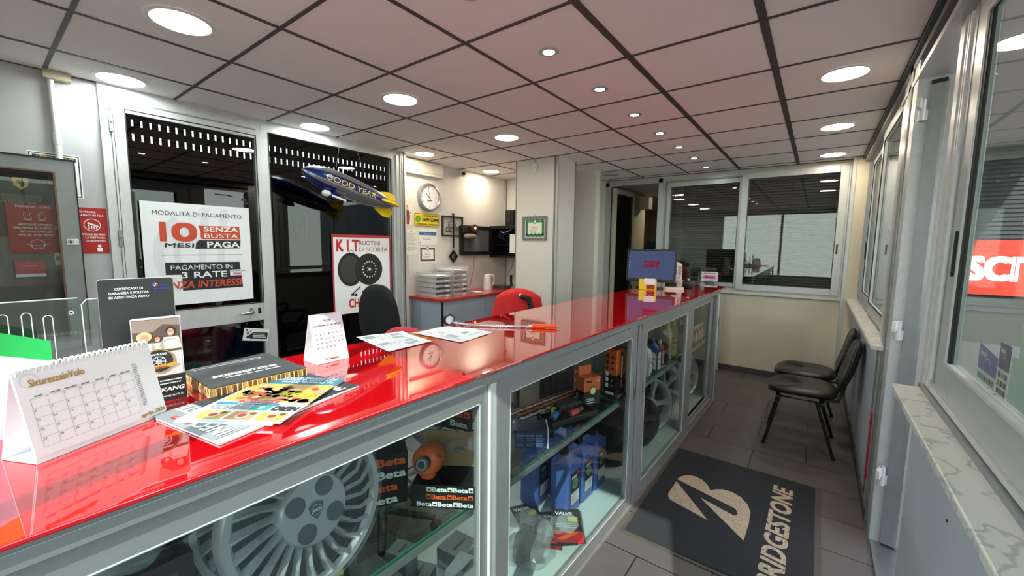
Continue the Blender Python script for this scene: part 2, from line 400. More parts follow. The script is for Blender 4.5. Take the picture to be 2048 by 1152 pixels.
# ---- right wall: low wall, windows, door way
LOWR = mat('grey_lacquered_panel', (178, 182, 192), .5, noise=.03, scale=3)
m = MB(); m.box((1.2, 2.1, 0), (1.32, FY+.02, 1.035), LOWR); m.box((1.196, 2.12, 0), (1.2, 2.26, 1.035), ALU); m.box((1.193, 2.36, .1), (1.2, 2.372, 1.03), ALUD)
struct(m.build('wall_right')); struct(MB().box((1.2, -1.5, 0), (1.32, 1.19, 1.035), LOWR).box((1.1985, -1.5, .93), (1.2, 1.19, 1.035), mat('darker_panel_band', (158, 161, 176), .5)).cyl((1.1995, .62, .86), (1.198, .62, .86), .005, SEAL, 8).cyl((1.1995, 1.1, .97), (1.198, 1.1, .97), .004, SEAL, 8).build('wall_right_near'))  # slightly darker band along the top of the near low wall
struct(MB().box((1.188, 2.12, 0), (1.2, FY, .07), mat('baseboard_tile', (72, 68, 68))).build('baseboard_right'))
def marble():
    m = mat('white_veined_marble', (206, 207, 200), .3, noise=.0); nt = m.node_tree; b = nt.nodes['Principled BSDF']
    tc = nt.nodes.new('ShaderNodeTexCoord'); w = nt.nodes.new('ShaderNodeTexWave'); w.inputs['Scale'].default_value = 3; w.inputs['Distortion'].default_value = 14; w.inputs['Detail'].default_value = 5; w.inputs['Detail Scale'].default_value = 2.5
    r = nt.nodes.new('ShaderNodeValToRGB'); r.color_ramp.elements[0].color = lin((176, 178, 174)); r.color_ramp.elements[1].color = lin((212, 212, 205)); r.color_ramp.elements[1].position = .16
    nt.links.new(tc.outputs['Object'], w.inputs['Vector']); nt.links.new(w.outputs['Fac'], r.inputs['Fac']); nt.links.new(r.outputs[0], b.inputs['Base Color']); return m
MARB = marble()
struct(MB().box((1.14, 2.1, 1.035), (1.36, FY-.14, 1.06), MARB).build('trim_5', bevel=.004)); struct(MB().box((1.14, -1.5, 1.035), (1.36, 1.29, 1.06), MARB).build('trim_6', bevel=.004))
WR = FR((RXW, 0, 0), (0, -1, 0), (0, 0, 1))    # u = -y, v = z, n = into the room (-x)
def sashr(par, y1, y0, v0, v1, w, n0, n1, name, gl, wt=None, wb=None):
    m = MB(); frame(m, WR, -y1, v0, -y0, v1, w, n0, n1, ALU, wt=wt, wb=wb); wb = wb or w; wt = wt or w
    frame(m, WR, -y1+w-.008, v0+wb-.008, -y0-w+.008, v1-wt+.008, .009, n1-.006, n1+.002, SEAL)
    s = m.build(name, par, bevel=.003); pane(MB(), WR, -y1+w, v0+wb, -y0-w, v1-wt, (n0+n1)/2, gl).build('window_pane', s); return s
w3 = thing('window_3', loc=(RXW, 3.4, 1.06), kind='structure', label=None, cat=None)
m = MB(); frame(m, WR, -4.83, 1.06, -2.4, 2.57, .04, -.06, .0, ALU); frame(m, WR, -4.79, 1.1, -2.44, 2.54, .02, -.06, .015, ALUD); m.build('window_frame', w3)
s = sashr(w3, 4.74, 3.45, 1.09, 2.54, .08, -.045, -.015, 'back_sash', GLASS); MB().box((-4.70, 1.5, -.015), (-4.685, 1.68, -.008), SEAL, WR).build('pull', s)
s = sashr(w3, 3.52, 2.42, 1.09, 2.54, .09, -.01, .025, 'front_sash', GLASS)
PROF = mat('profile_steel_grey', (150, 152, 150), .35, .5, noise=.05, scale=20)
m = MB()
for i, (a, b, dx, mm) in enumerate([(2.40, 2.33, .04, ALUW), (2.33, 2.30, .025, SEAL), (2.30, 2.20, .045, ALU), (2.2, 2.17, .03, ALUD), (2.17, 2.08, .05, PROF), (2.08, 2.05, .03, SEAL), (2.05, 1.93, .045, ALU)]):
    m.box((RXW-dx, b, 0), (1.34, a, 2.57), mm)
struct(m.build('trim_7', bevel=.004))
m = MB(); 
for k in range(4): m.box((RXW-.05+k*.022, -1.5, 2.44+k*.033), (1.36, 2.42, 2.465+k*.04), (ALU, SEAL, ALU, ALUD)[k])
m.box((RXW-.05, -1.5, 2.53), (1.36, FY, CE), ALUD); m.box((RXW-.07, -1.5, 2.56), (RXW-.05, FY, 2.575), mat('dark_teal_strip', (36, 62, 66), .5))  # thin dark teal strip along the window head
struct(m.build('trim_8'))
# door leaf standing open outward
d3 = thing('door_3', loc=(1.34, 1.86, 0), kind='structure', label=None, cat=None)
WO = FR((1.29, 1.9, 0), (.26, .966, 0), (0, 0, 1))
LEAFW = mat('white_lacquered_leaf', (236, 230, 220), .5, noise=.03, scale=3)
m = MB(); m.box((.0, .02, -.05), (.045, 2.4, .0), ALUD, WO); m.box((.045, .02, -.05), (.07, 2.4, -.005), SEAL, WO); m.box((.0, .02, .0), (.02, 2.4, .012), PROF, WO); m.box((.03, .02, .0), (.045, 2.4, .01), PROF, WO)
m.box((.07, .02, -.045), (.8, 2.4, 0), LEAFW, WO); m.box((.0, 2.4, -.05), (.8, 2.42, .005), SEAL, WO); m.build('leaf', d3)
for z in (2.28, 1.19, .4):
    m = MB(); m.cyl((-.02, z-.05, -.07), (-.02, z+.05, -.07), .014, ALUW, 12, M=WO); m.box((-.09, z, -.085), (-.02, z+.05, -.068), ALUW, WO); m.box((-.02, z-.05, -.08), (.02, z, -.05), ALUW, WO)
    m.build('hinge', d3, bevel=.002)
m = MB(); m.tube([(1.42, 1.78, 2.36), (1.36, 1.68, 2.37), (1.33, 1.5, 2.37)], .008, STEEL, 8); m.build('closer_arm', d3)
struct(MB().box((1.2, 1.25, 0), (1.36, 1.95, .012), STEEL).box((1.33, 1.2, -.12), (1.6, 2.1, .002), mat('worn_concrete', (130, 118, 104), .9, noise=.25, scale=20)).build('trim_9'))
w4 = thing('window_4', loc=(RXW, .2, 1.06), kind='structure', label=None, cat=None)
m = MB(); frame(m, WR, -1.30, 1.06, 1.45, 2.44, .055, -.06, .0, ALU, wb=.03); m.box((-1.33, 1.06, -.06), (-1.27, 2.44, .012), ALUW, WR); m.box((-1.24, 1.09, 0), (-1.225, 2.42, .01), ALUW, WR)
m.box((-1.3, 1.06, 0), (1.45, 1.078, .02), ALUD, WR); m.box((-1.26, 1.084, 0), (1.45, 1.096, .012), ALUW, WR); m.build('window_frame', w4)
s = sashr(w4, 1.24, -1.4, 1.10, 2.43, .285, -.012, .005, 'sash', GLASS, wt=.1, wb=.13)
m = MB(); frame(m, WR, -.995, 1.222, .5, 2.34, .010, .0, .014, ALUW); m.box((-.985, 1.232, 0), (-.957, 2.33, .009), SEAL, WR); m.box((-1.20, 1.12, 0), (-1.185, 2.42, .012), ALUW, WR); m.box((-1.15, 1.12, 0), (-1.13, 2.42, .007), ALUD, WR); m.build('glazing_bead', s)
m = MB(); m.prism([(-1.06+.007*math.cos(t), 1.59+(.07 if math.sin(t) > 0 else -.07)+.007*math.sin(t)) for t in [i*PI/8 for i in range(16)]], .005, .012, SEAL, WR); m.build('pull', s)
# ---- shopfront behind the camera: glazing the sun comes through
w5 = thing('window_5', loc=(-1, -1.45, 0), kind='structure', label=None, cat=None)
m = MB(); WB = FR((0, -1.5, 0), (-1, 0, 0), (0, 0, 1))
for x in (-1.28, .08): m.box((x-.025, -1.53, 0), (x+.025, -1.47, 2.5), ALU)
m.box((-1.3, -1.53, 2.46), (1.24, -1.44, 2.5), ALU); m.box((-1.3, -1.53, .88), (1.24, -1.44, .94), ALU); m.build('window_frame', w5)
MB().box((-1.3, -1.502, .9), (1.24, -1.498, 2.46), GLASS).build('window_pane', w5)
struct(MB().box((1.24, -1.6, 0), (1.36, -1.45, CE), WALL).box((-2.95, -1.6, 0), (-1.3, -1.45, 2.5), WALL).box((-1.3, -1.6, 0), (1.24, -1.45, .88), WALL).box((-2.95, -1.6, 2.5), (1.36, -1.45, CE), WALL).build('wall_front'))
# ---- dark workshop behind the left glazing
DK = mat('black_workshop_paint', (18, 18, 19), .85, noise=.15, scale=3)  # plain near-black colour for the workshop walls
m = MB(); m.box((-6.1, -2.5, 3.4), (-2.95, 7, 3.5), DK); m.box((-6.1, -2.5, 0), (-2.95, -2.4, 3.4), DK); m.box((-6.1, 6.9, 0), (-2.95, 7, 3.4), DK); m.box((-6.006, -2.5, 0), (-6.0, 7, 2.835), DK); m.box((-6.006, -2.5, 3.09), (-6.0, 7, 3.4), DK); m.box((-6.006, -2.5, 2.92), (-6.0, 7, 3.01), DK)
m.box((-3.1, 4.13, 0), (-2.95, 7, 3.4), DK); m.box((-3.1, -.4, 2.6), (-2.95, 4.2, 3.4), DK); m.box((-3.1, -2.5, 0), (-2.96, -.4, 3.4), DK); m.box((-5.0, 2.6, 0), (-4.9, 2.7, 2.7), mat('dark_grey_post', (44, 42, 44), .8)); m.box((-5.99, .6, 1.2), (-5.95, 1.7, 2.1), mat('dark_panel', (38, 34, 34), .8))  # post and panel in slightly paler dark colours
y = .255
for k in range(44):
    y = .3+k*.087; m.box((-6.006, y-.076, 2.83), (-6.0, y-.011, 2.925), DK); m.box((-6.006, y-.076, 3.005), (-6.0, y-.011, 3.095), DK)
for z in ((2.83, 2.925), (3.005, 3.095)): m.box((-6.006, -2.5, z[0]), (-6.0, .225, z[1]), DK); m.box((-6.006, y, z[0]), (-6.0, 7, z[1]), DK)
struct(m.build('wall_workshop')); struct(MB().box((-6.1, -2.5, -.12), (-2.95, 7, -.0), mat('oily_concrete', (40, 39, 38), .7, noise=.2)).build('floor_workshop'))
# ---- outside, right: covered forecourt
ASPH = mat('grey_forecourt_asphalt', (112, 106, 100), .85, noise=.15, scale=6, bump=.3)
struct(MB().box((1.36, -9, -.14), (12, 16, -.02), ASPH).box((-7, -12, -.14), (12, -1.6, -.02), ASPH).build('floor_forecourt'))
m = MB(); CAN = mat('grey_canopy_lining', (176, 178, 180), .7, noise=.04)
m.box((1.37, -1.6, 2.75), (2.7, 9.1, 2.85), CAN); struct(m.build('ceiling_canopy'))
SHUT = mat('dark_roller_shutter', (74, 76, 78), .6, .2, noise=.05)
m = MB(); m.box((2.02, 6.0, 0), (6.5, 6.05, 2.75), SHUT)
for i in range(34): m.box((2.05, 5.985, 1.12+i*.048), (6.5, 6.0, 1.148+i*.048), SHUT)
m.box((2.0, 5.9, .0), (6.5, 6.0, .55), mat('grey_skirting_wall', (96, 100, 104), .8)); struct(m.build('wall_shutter'))
struct(MB().box((1.36, -1.6, 0), (6.5, -1.5, 2.75), CREAM).box((6.4, -1.5, 0), (6.5, 1.5, 2.75), CREAM).build('wall_sun_block'))  # unseen walls added to keep the sun off the forecourt
struct(MB().box((1.36, 9.0, 0), (6.5, 9.1, 2.75), CREAM).box((1.36, 5.0, 0), (1.44, 9, 2.75), CREAM).build('wall_forecourt'))
# ---- camera
f = 814.06
cam = bpy.data.cameras.new('camera'); co = bpy.data.objects.new('camera', cam); COL.objects.link(co); sc.camera = co
cam.sensor_width = 36; cam.lens = 36*f/2048; cam.clip_start = .02
r = V(0.79959783, 0.60042118, 0.0117355); d = V(0.07124497, -0.07543899, -0.99460199); w = V(-0.59629479, 0.79611768, -0.10309784)
M = Matrix.Identity(4)
for i in range(3): M[i][0] = r[i]; M[i][1] = -d[i]; M[i][2] = -w[i]
M[0][3], M[1][3], M[2][3] = 0.863532, -0.94584, 1.60
co.matrix_world = M
# ---- world: bright hazy sky
wd = bpy.data.worlds.new('sky'); sc.world = wd; wd.use_nodes = True; nt = wd.node_tree; bg = nt.nodes['Background']
tc = nt.nodes.new('ShaderNodeTexCoord'); sp = nt.nodes.new('ShaderNodeSeparateXYZ'); rp = nt.nodes.new('ShaderNodeValToRGB')
rp.color_ramp.elements[0].position = .0; rp.color_ramp.elements[0].color = (.86, .85, .8, 1); rp.color_ramp.elements[1].position = .7; rp.color_ramp.elements[1].color = (.66, .78, 1, 1)
nt.links.new(tc.outputs['Generated'], sp.inputs[0]); nt.links.new(sp.outputs['Z'], rp.inputs[0]); nt.links.new(rp.outputs[0], bg.inputs[0]); bg.inputs[1].default_value = SKY
# ---- sun through the shopfront behind the camera
sl = bpy.data.lights.new('sun', 'SUN'); sl.energy = SUN; sl.angle = .009; sl.color = (1, .96, .9); so = bpy.data.objects.new('sun', sl); COL.objects.link(so)
so.rotation_euler = V(-.32, 1, -.83).normalized().to_track_quat('-Z', 'Y').to_euler()
# ---- recessed ceiling lamps
def downlight(R, lum, name, label):
    t = thing(name, label, 'ceiling light', (0, 0, 0))
    m = MB(); m.lathe([(R+.022, .0), (R+.022, -.004), (R+.008, -.008), (R, -.006), (R-.002, .0)], WHITE if R > .08 else ALU, 40); m.build('trim_ring', t, world=False)
    m = MB(); m.disc(0, 0, R-.001, lum, -9, 40); m.build('diffuser', t, world=False); return t
LW = emis('warm_led_disc', (255, 238, 212), LAMP*6); LC = emis('cool_led_disc', (232, 246, 240), LAMP*8); LS = emis('cool_led_spot', (225, 248, 252), LAMP*14)
LOFF = mat('unlit_diffuser', (168, 164, 160), .6)
def put(src, x, y, z, label, group):
    o = dup(src, TR(x, y, z), label, group); return o
GRP = 'round recessed ceiling lamps'
warm = downlight(.105, LW, 'recessed_downlight', ''); cool = downlight(.11, LC, 'recessed_downlight', ''); spot = downlight(.03, LS, 'ceiling_spotlight', '')
warm.location = (.91, 2.1, CE-.001); tag(warm, 'round lit ceiling lamp nearest on the right, above the doorway', group=GRP)
cool.location = (-1.51, -.29, CE-.001); tag(cool, 'largest round lit lamp, top left over the counter', group=GRP)
for x, y, l, s in ((.91, 3.34, 'middle round lit lamp of the row along the right wall', warm), (.91, 4.56, 'farthest round lit lamp on the right, beside the blind window', warm),
    (-2.64, -.3, 'round lit ceiling lamp above the white pipe and the door hinge', cool), (-2.64, .91, 'round lit lamp above the mullion between the two dark panes', cool), (-1.5, .91, 'round lit lamp in mid ceiling left of the sunlight patches', cool),
    (-1.5, 2.1, 'round warm lamp in mid ceiling below the sunlight patches', warm), (-2.66, 2.13, 'round warm lamp above the white wall box', warm), (-2.72, 3.34, 'round warm lamp beside the dome camera in the recess', warm)):
    put(s, x, y, CE-.001, l, GRP)
t = thing('recessed_downlight', 'unlit round lamp by the doorway to the office', 'ceiling light', (-1.5, 4.45, CE-.001), group=GRP)
MB().lathe([(.127, 0), (.127, -.004), (.11, -.008), (.105, 0)], WHITE, 32).build('trim_ring', t, world=False); MB().disc(0, 0, .105, LOFF, -9).build('diffuser', t, world=False)
spot.location = (-.31, .31, CE-.001); tag(spot, 'small spotlight at the top picture edge, nearest of the row', group='small spotlights in a row over the counter')
NM = ['second', 'third', 'fourth', 'fifth', 'sixth', 'seventh', 'eighth and farthest']
for i in range(7): put(spot, -.31, .91+.607*i, CE-.001, NM[i]+' small ceiling spotlight of the row running over the counter', 'small spotlights in a row over the counter')
put(warm, -1.25, 7.0, 2.555, 'round lit lamp on the office ceiling seen through the doorway', GRP)
# ---- surface fittings on walls
def on_left(y, z, dx=.002): return FR((LX+dx, y, z), (0, 1, 0), (0, 0, 1))
def on_clock(y, z, dx=.002): return FR((KX+dx, y, z), (0, 1, 0), (0, 0, 1))
tag(MB().cyl((LX+.02, -.575, 2.085), (LX+.02, -.575, 2.2), .016, WHITE, 12).cyl((LX+.02, -.575, 2.2), (LX+.02, -.58, 2.585), .014, WHITE, 12).cyl((LX+.02, -.575, 2.17), (LX+.02, -.575, 2.24), .019, WHITE, 12).box((LX, -.61, 2.54), (LX+.05, -.5, 2.587), PD).build('conduit_pipe'), 'white conduit pipe running down the wall beside the shopfront', 'pipe')
m = MB(on_clock(2.06, 2.415)); m.box((0, 0, 0), (.6, .16, .05), WHITE); m.box((.02, .03, .05), (.58, .145, .056), mat('cream_plastic', (226, 220, 204), .45)); m.box((.0, .0, .05), (.6, .018, .054), mat('cream_plastic', (226, 220, 204)))
tag(m.build('wall_unit', bevel=.004), 'long white wall box under the ceiling, above the clock', 'wall unit')
t = thing('security_camera', 'small white dome camera at the ceiling corner of the recess', 'camera', (KX+.02, 3.02, 2.52))
MB().cyl((KX, 3.02, 2.53), (KX+.03, 3.02, 2.53), .03, WHITE, 16).ball((KX+.055, 3.01, 2.53), .042, WHITE).build('housing', t)
MB().cyl((KX+.07, 2.99, 2.525), (KX+.105, 2.97, 2.52), .022, BLACK, 16).build('lens', t)
t = thing('motion_detector', 'white motion detector high on the pillar', 'detector', (-1.79, 3.03, 2.44))
m = MB(); m.grid(lambda u, v: (-1.79+.032*math.cos(2*PI*u)*math.sin(PI*v)**.5, 3.01-.028*abs(math.sin(PI*v))**.5*(1 if math.sin(2*PI*u) > 0 else .0), 2.49-.055*math.cos(PI*v)), 20, 9, WHITE, wrap=True); m.ring(0, 0, .012, .015, mat('grey_print', (120, 122, 126)), 5, M=FR((-1.79, 2.98, 2.475), (1, 0, 0), (0, 0, 1))); m.build('housing', t)
MB().tube([(-1.79, 3.02, 2.54), (-1.795, 3.0, 2.57), (-1.78, 3.01, 2.588)], .003, mat('grey_print', (120, 122, 126)), 6).build('sensor_cable', t)
m = MB(FR((-1.957, 3.026, 1.672), (1, 0, 0), (0, 0, 1))); W_, H_ = .335, .27
GF = mat('grey_frame_lacquer', (112, 116, 116), .4)
frame(m, Matrix.Identity(4), 0, 0, W_, H_, .028, 0, .018, GF); m.rect(.026, .026, W_-.026, H_-.026, PAPER, 8)
GR = I((52, 120, 70)); GR2 = I((120, 165, 125)); m.rect(.04, .035, W_-.04, H_-.035, GR, 9); m.rect(.07, .065, W_-.07, H_-.07, I((226, 232, 214)), 10)
for i in range(14): m.disc(.05+.018*i, .055+.012*math.sin(i*2.1), .014, GR, 11); m.disc(.05+.018*i, H_-.055-.01*math.sin(i*1.7), .011, GR2 if i % 3 else GR, 11)
for i in range(8): m.disc(.055, .06+.02*i, .012, GR, 11); m.disc(W_-.055, .06+.02*i, .012, GR, 11)
m.disc(W_/2, H_-.06, .026, GR, 12); m.disc(W_/2, H_-.06, .017, I((222, 228, 205)), 13); m.text('Diploma', W_/2, .135, .018, I((60, 60, 60)), 12, 'c'); m.lines(.1, .08, W_-.1, .12, 4, I((120, 130, 115)), 12)
m.tube([(W_/2-.02, H_, .008), (W_/2, H_+.02, .006), (W_/2+.02, H_, .008)], .0015, GF, 6)
tag(m.build('framed_certificate'), 'grey framed certificate with a green ornate border hanging on the pillar', 'picture frame')
INK = I((30, 32, 36)); RED = I((196, 40, 34)); REDD = I((176, 26, 24)); GOLDI = I((196, 160, 84)); GREY = I((128, 130, 136)); LGREY = I((214, 216, 220)); WHI = I((244, 244, 244)); ORA = I((232, 98, 40)); YEL = I((234, 206, 40)); BLUI = I((52, 110, 150)); NAVY = I((24, 34, 92)); PINK = I((240, 168, 200)); GREEN = I((40, 150, 76)); BRN = I((104, 78, 58))
# ---- payment poster
W_, H_ = .655, .722
m = MB(FR((LX+.048, -.235, 1.15), (0, 1, .0), (0, -.03, 1))); m.box((0, 0, -.001), (W_, H_, .0002), PAPER)
for r0, r1 in ((.2, .24), (.29, .35)): m.ring(.4, .36, r0, r1, I((226, 227, 231)), 1, 20, a0=PI*.72, a1=PI*1.28)
for a in (.24, .36): m.poly([(a+.1, .70), (a+.15, .70), (a+.11, .3), (a+.06, .3)], I((228, 229, 233)), 1)
m.text('MODALITÀ DI PAGAMENTO', .06, .635, .03, INK, 3, w=.54)
m.text('1', .10, .46, .125, I((206, 74, 44)), 4, bold=.05, sx=1.3); m.text('0', .165, .46, .125, I((206, 74, 44)), 4, w=.135, bold=.05)
m.poly([(.315, .57), (.58, .573), (.585, .475), (.33, .472)], I((206, 74, 44)), 2); m.poly([(.30, .465), (.585, .468), (.58, .405), (.29, .40)], INK, 2)
m.ring(.235, .515, .088, .093, PAPER, 5); m.text('SENZA', .35, .53, .036, WHI, 3, w=.22, bold=.03); m.text('BUSTA', .35, .482, .034, WHI, 3, w=.22); m.text('PAGA', .365, .412, .044, WHI, 3, w=.21, bold=.03)
m.text('MESI', .115, .412, .030, INK, 5, w=.165, bold=.03, shear=.15); m.rect(.09, .355, .585, .358, INK, 2)
m.poly([(.11, .305), (.57, .3), (.585, .1), (.20, .1), (.20, .215), (.11, .218)], INK, 2)
m.text('PAGAMENTO IN', .14, .25, .035, WHI, 3, w=.38); m.text('3 RATE', .2, .19, .045, WHI, 3, w=.28, bold=.02); m.text('SENZA INTERESSI', .07, .118, .052, I((206, 74, 44)), 4, w=.5, bold=.02, shear=.15)
m.rect(.5, .195, .615, .24, PAPER, 5); m.rect(.52, .2, .58, .22, PINK, 6); m.text('QUI PAGHI CON', .505, .225, .009, INK, 6, w=.1, bold=.02); m.text('Klarna.', .525, .204, .011, INK, 7, w=.05, bold=.02)
tag(m.build('payment_poster'), 'white poster reading MODALITÀ DI PAGAMENTO, taped inside the dark door pane', 'poster')
# ---- spare wheel kit poster
W_, H_ = .655, .775
m = MB(FR((LX+.03, 1.113, .915), (0, 1, 0), (0, 0, 1))); m.box((0, 0, -.001), (W_, H_, .0002), PAPER); frame(m, Matrix.Identity(4), 0, 0, W_, H_, .014, 0, .0006, I((196, 48, 56)), wb=.002, wt=.028)
m.text('K I T', .045, .615, .115, I((196, 40, 44)), 3, w=.235, bold=.03); m.text('RUOTINI', .285, .675, .045, I((150, 52, 58)), 3, w=.24); m.text('DI SCORTA', .285, .61, .045, I((150, 52, 58)), 3, w=.33)
K1 = I((26, 26, 28)); K2 = I((54, 54, 58)); m.disc(.185, .435, .135, K1, 2, 28, ry=.165); m.disc(.18, .435, .105, K2, 3, 28, ry=.135); m.ring(.2, .6, .02, .026, K1, 2)
m.disc(.39, .43, .158, K1, 4, 36, ry=.16); m.ring(.39, .43, .128, .134, K2, 5); m.disc(.39, .43, .11, I((14, 14, 15)), 6, 36); m.ring(.395, .43, .095, .1, K2, 7)
for i in range(16): a = 2*PI*i/16; m.disc(.395+.075*math.cos(a), .43+.078*math.sin(a), .009, LGREY, 8, 8)
m.ring(.395, .43, .03, .036, K2, 8); m.disc(.395, .43, .017, LGREY, 9, 14)
for i in range(5): a = 2*PI*i/5; m.disc(.395+.032*math.cos(a), .43+.032*math.sin(a), .006, GREY, 9, 8)
m.line([(.19, .185), (.29, .26)], .012, K1, 3); m.line([(.33, .2), (.38, .26)], .012, K1, 3); m.disc(.2, .185, .02, K1, 4, 12, ry=.013); m.disc(.235, .18, .018, K1, 4, 12, ry=.013); m.disc(.33, .205, .025, K1, 4, 12, ry=.016)
m.text('CHIEDI QUI', .16, .06, .085, I((196, 40, 44)), 3, w=.42, bold=.03, sx=.7)
tag(m.build('spare_wheel_poster'), 'white and red poster reading KIT RUOTINI DI SCORTA with a spare wheel', 'poster')
# ---- small sign hanging from the door handle
t = thing('hanging_sign', 'small white plaque with black text hung on strings from the door handle', 'sign', (LX+.06, .41, .78))
m = MB(FR((LX+.06, .318, .822), (0, 1, -.2), (0, 0, 1))); m.box((0, 0, 0), (.19, .1, .004), WHITE); m.prism([(.05, .015), (.18, .015), (.18, .07), (.07, .07), (.04, .045)], .004, .0044, INK); m.lines(.07, .025, .17, .062, 3, WHI, 13, frac=.5); m.disc(.02, .085, .008, INK, 12); m.disc(.03, .06, .01, GREY, 12); m.disc(.035, .03, .012, INK, 12); m.line([(.02, .05), (.06, .09)], .004, INK, 12); m.build('plaque', t)
MB().tube([(LX+.062, .335, .91), (LX+.075, .395, 1.03), (LX+.075, .41, 1.03), (LX+.062, .495, .885)], .0012, GREY, 5).build('string', t)
# ---- red jacket on a hook behind the door pane (in the workshop)
REDC = mat('red_workwear_cloth', (150, 22, 34), .85, noise=.2, bump=.5, scale=12)
def cloth(u, v):
    w_ = .1+.1*min(1, v*1.6); return (-3.12+.03*math.sin(u*14+v*3)+.03*math.sin(v*9), .2+(u-.5)*2*w_*(1-.25*max(0, v-.75)*4)-.02*v, 1.35-.72*v+.07*math.cos(u*6)*v)
m = MB(); m.grid(cloth, 30, 22, REDC); o = m.build('hanging_jacket'); md = o.modifiers.new('s', 'SOLIDIFY'); md.thickness = .012
tag(o, 'dark red jacket hanging behind the lower pane of the glazed door', 'jacket')
m = MB(FR((-5.94, 2.27, 1.69), (0, 1, 0), (0, 0, 1))); m.box((0, 0, 0), (.065, .34, .003), I((150, 30, 40))); m.box((.065, 0, 0), (.13, .34, .003), I((170, 170, 165))); m.box((.13, 0, 0), (.195, .34, .003), I((20, 110, 60)))
tag(m.build('flag_reflection'), 'small red, white and green flag standing for a reflection in the dark window', 'flag')  # solid flag behind the pane, put in for a reflection in the glass
# ---- blimp
BS = mat('silver_foil', (150, 152, 156), .22, .7, noise=.08); BB = mat('blue_foil', (22, 34, 104), .25, .2); BY = mat('yellow_foil', (238, 204, 40), .3, .1)
nose = V(-2.46, .69, 2.185); tail = V(-2.34, 1.50, 1.945); ax = (tail-nose).normalized(); side = V(1, 0, 0); side = (side-ax*side.dot(ax)).normalized(); up = side.cross(ax)*-1
if up.z < 0: up = -up
BM = Matrix.Identity(4)
for i in range(3): BM[i][0] = ax[i]; BM[i][1] = up[i]; BM[i][2] = side[i]; BM[i][3] = nose[i]
Lb = (tail-nose).length
t = thing('toy_blimp', 'silver and blue inflatable blimp lettered in yellow, hung from the ceiling before the dark window', 'blimp', tuple((nose+tail)/2-V(0, 0, .12)))
def rad(s): return .098*(math.sin(PI*min(1, s**.62)))**.75 if 0 < s < 1 else 0
def prof(s): return .1*max(0, (1-(abs(s-.36)/(.36 if s < .36 else .66))**2.3))**.62
m = MB(BM); N = 30; Kk = 48
def bp(s, a): rr = prof(s); return (s*Lb*.96, rr*math.sin(a), rr*math.cos(a))
for i in range(N):
    s0, s1 = i/N, (i+1)/N
    for k in range(Kk):
        a0 = 2*PI*k/Kk-PI; a1 = a0+2*PI/Kk; am = math.degrees((a0+a1)/2); sm_ = (s0+s1)/2
        band = (-18+6*sm_ < am < 26-6*sm_ and .0 < sm_ < .88) or (158 < abs(am)); low = (sm_ < .34 and -80 < am < -34)
        m.add([bp(s0, a0), bp(s1, a0), bp(s1, a1), bp(s0, a1)], [(0, 1, 2, 3)], BB if (band or low) else BS, None, True)
o = m.build('envelope', t)
# lettering wrapped on the hull
def wrap(txt, s0, s1, h, mt, name, a0=-.12, par=None):
    vs, fs, tw = textgeo(txt, .035); out = []
    for a, b in vs:
        s = s0+(s1-s0)*a/tw; rr = prof(s)+.0015; ang = a0+(b*h)/max(rr, .03); out.append((s*Lb*.96, rr*math.sin(ang), rr*math.cos(ang)))
    mb = MB(BM); mb.add(out, fs, mt); return mb.build(name, par)
wrap('GOOD YEAR', .2, .74, .062, BY, 'lettering', -.22, o)
m = MB(BM); 
for q in range(5): m.add([bp(.463+.006*q, .1-.02*q)], [], BY)
m = MB(BM)
def fin(rot, name):
    mb = MB(BM); c, s_ = math.cos(rot), math.sin(rot); sh = [(.78, .03), (.83, .085), (.93, .115), (1.0, .11), (1.02, .07), (.97, .02)]
    up_ = []; T0 = .012
    for zz in (-1, 1): up_ += [(x*Lb*.96, (r_*c - zz*T0*s_), (r_*s_ + zz*T0*c)) for x, r_ in sh]
    n = len(sh); mb.add(up_, [tuple(range(n)), tuple(range(2*n-1, n-1, -1))]+[(i, (i+1) % n, n+(i+1) % n, n+i) for i in range(n)], BY, None, False); mb.build('tail_fin', t, bevel=.006)
for a in (90, 205, 0-20, 270): fin(math.radians(a), 'fin')
m = MB(BM); m.ball((.34*Lb*.96, -.122, .02), (.08, .03, .036), BB); m.ball((.27*Lb*.96, -.118, .022), (.04, .026, .036), WHITE); m.box((.3*Lb, -.135, .05), (.44*Lb, -.118, .058), WHITE); m.text('GY01', .32*Lb, -.133, .014, BY, 148); m.build('gondola', t, bevel=.003)
for a, b in (((-2.41, .955, 2.235), (-2.42, 1.03, 2.586)), ((-2.40, 1.235, 2.17), (-2.42, 1.09, 2.586))): MB().tube([a, b], .0012, GREY, 5).build('string', t)
# ---- notice cabinet with a glass door
t = thing('notice_cabinet', 'grey metal notice cabinet with a glass door hung on the left wall', 'cabinet', (LX, -.95, 1.1))
X0 = LX+.004; X1 = LX+.085
NC = FR((X0, 0, 0), (0, 1, 0), (0, 0, 1)); D_ = X1-X0
CG = mat('grey_cabinet_metal', (136, 138, 138), .45, .3, noise=.05)
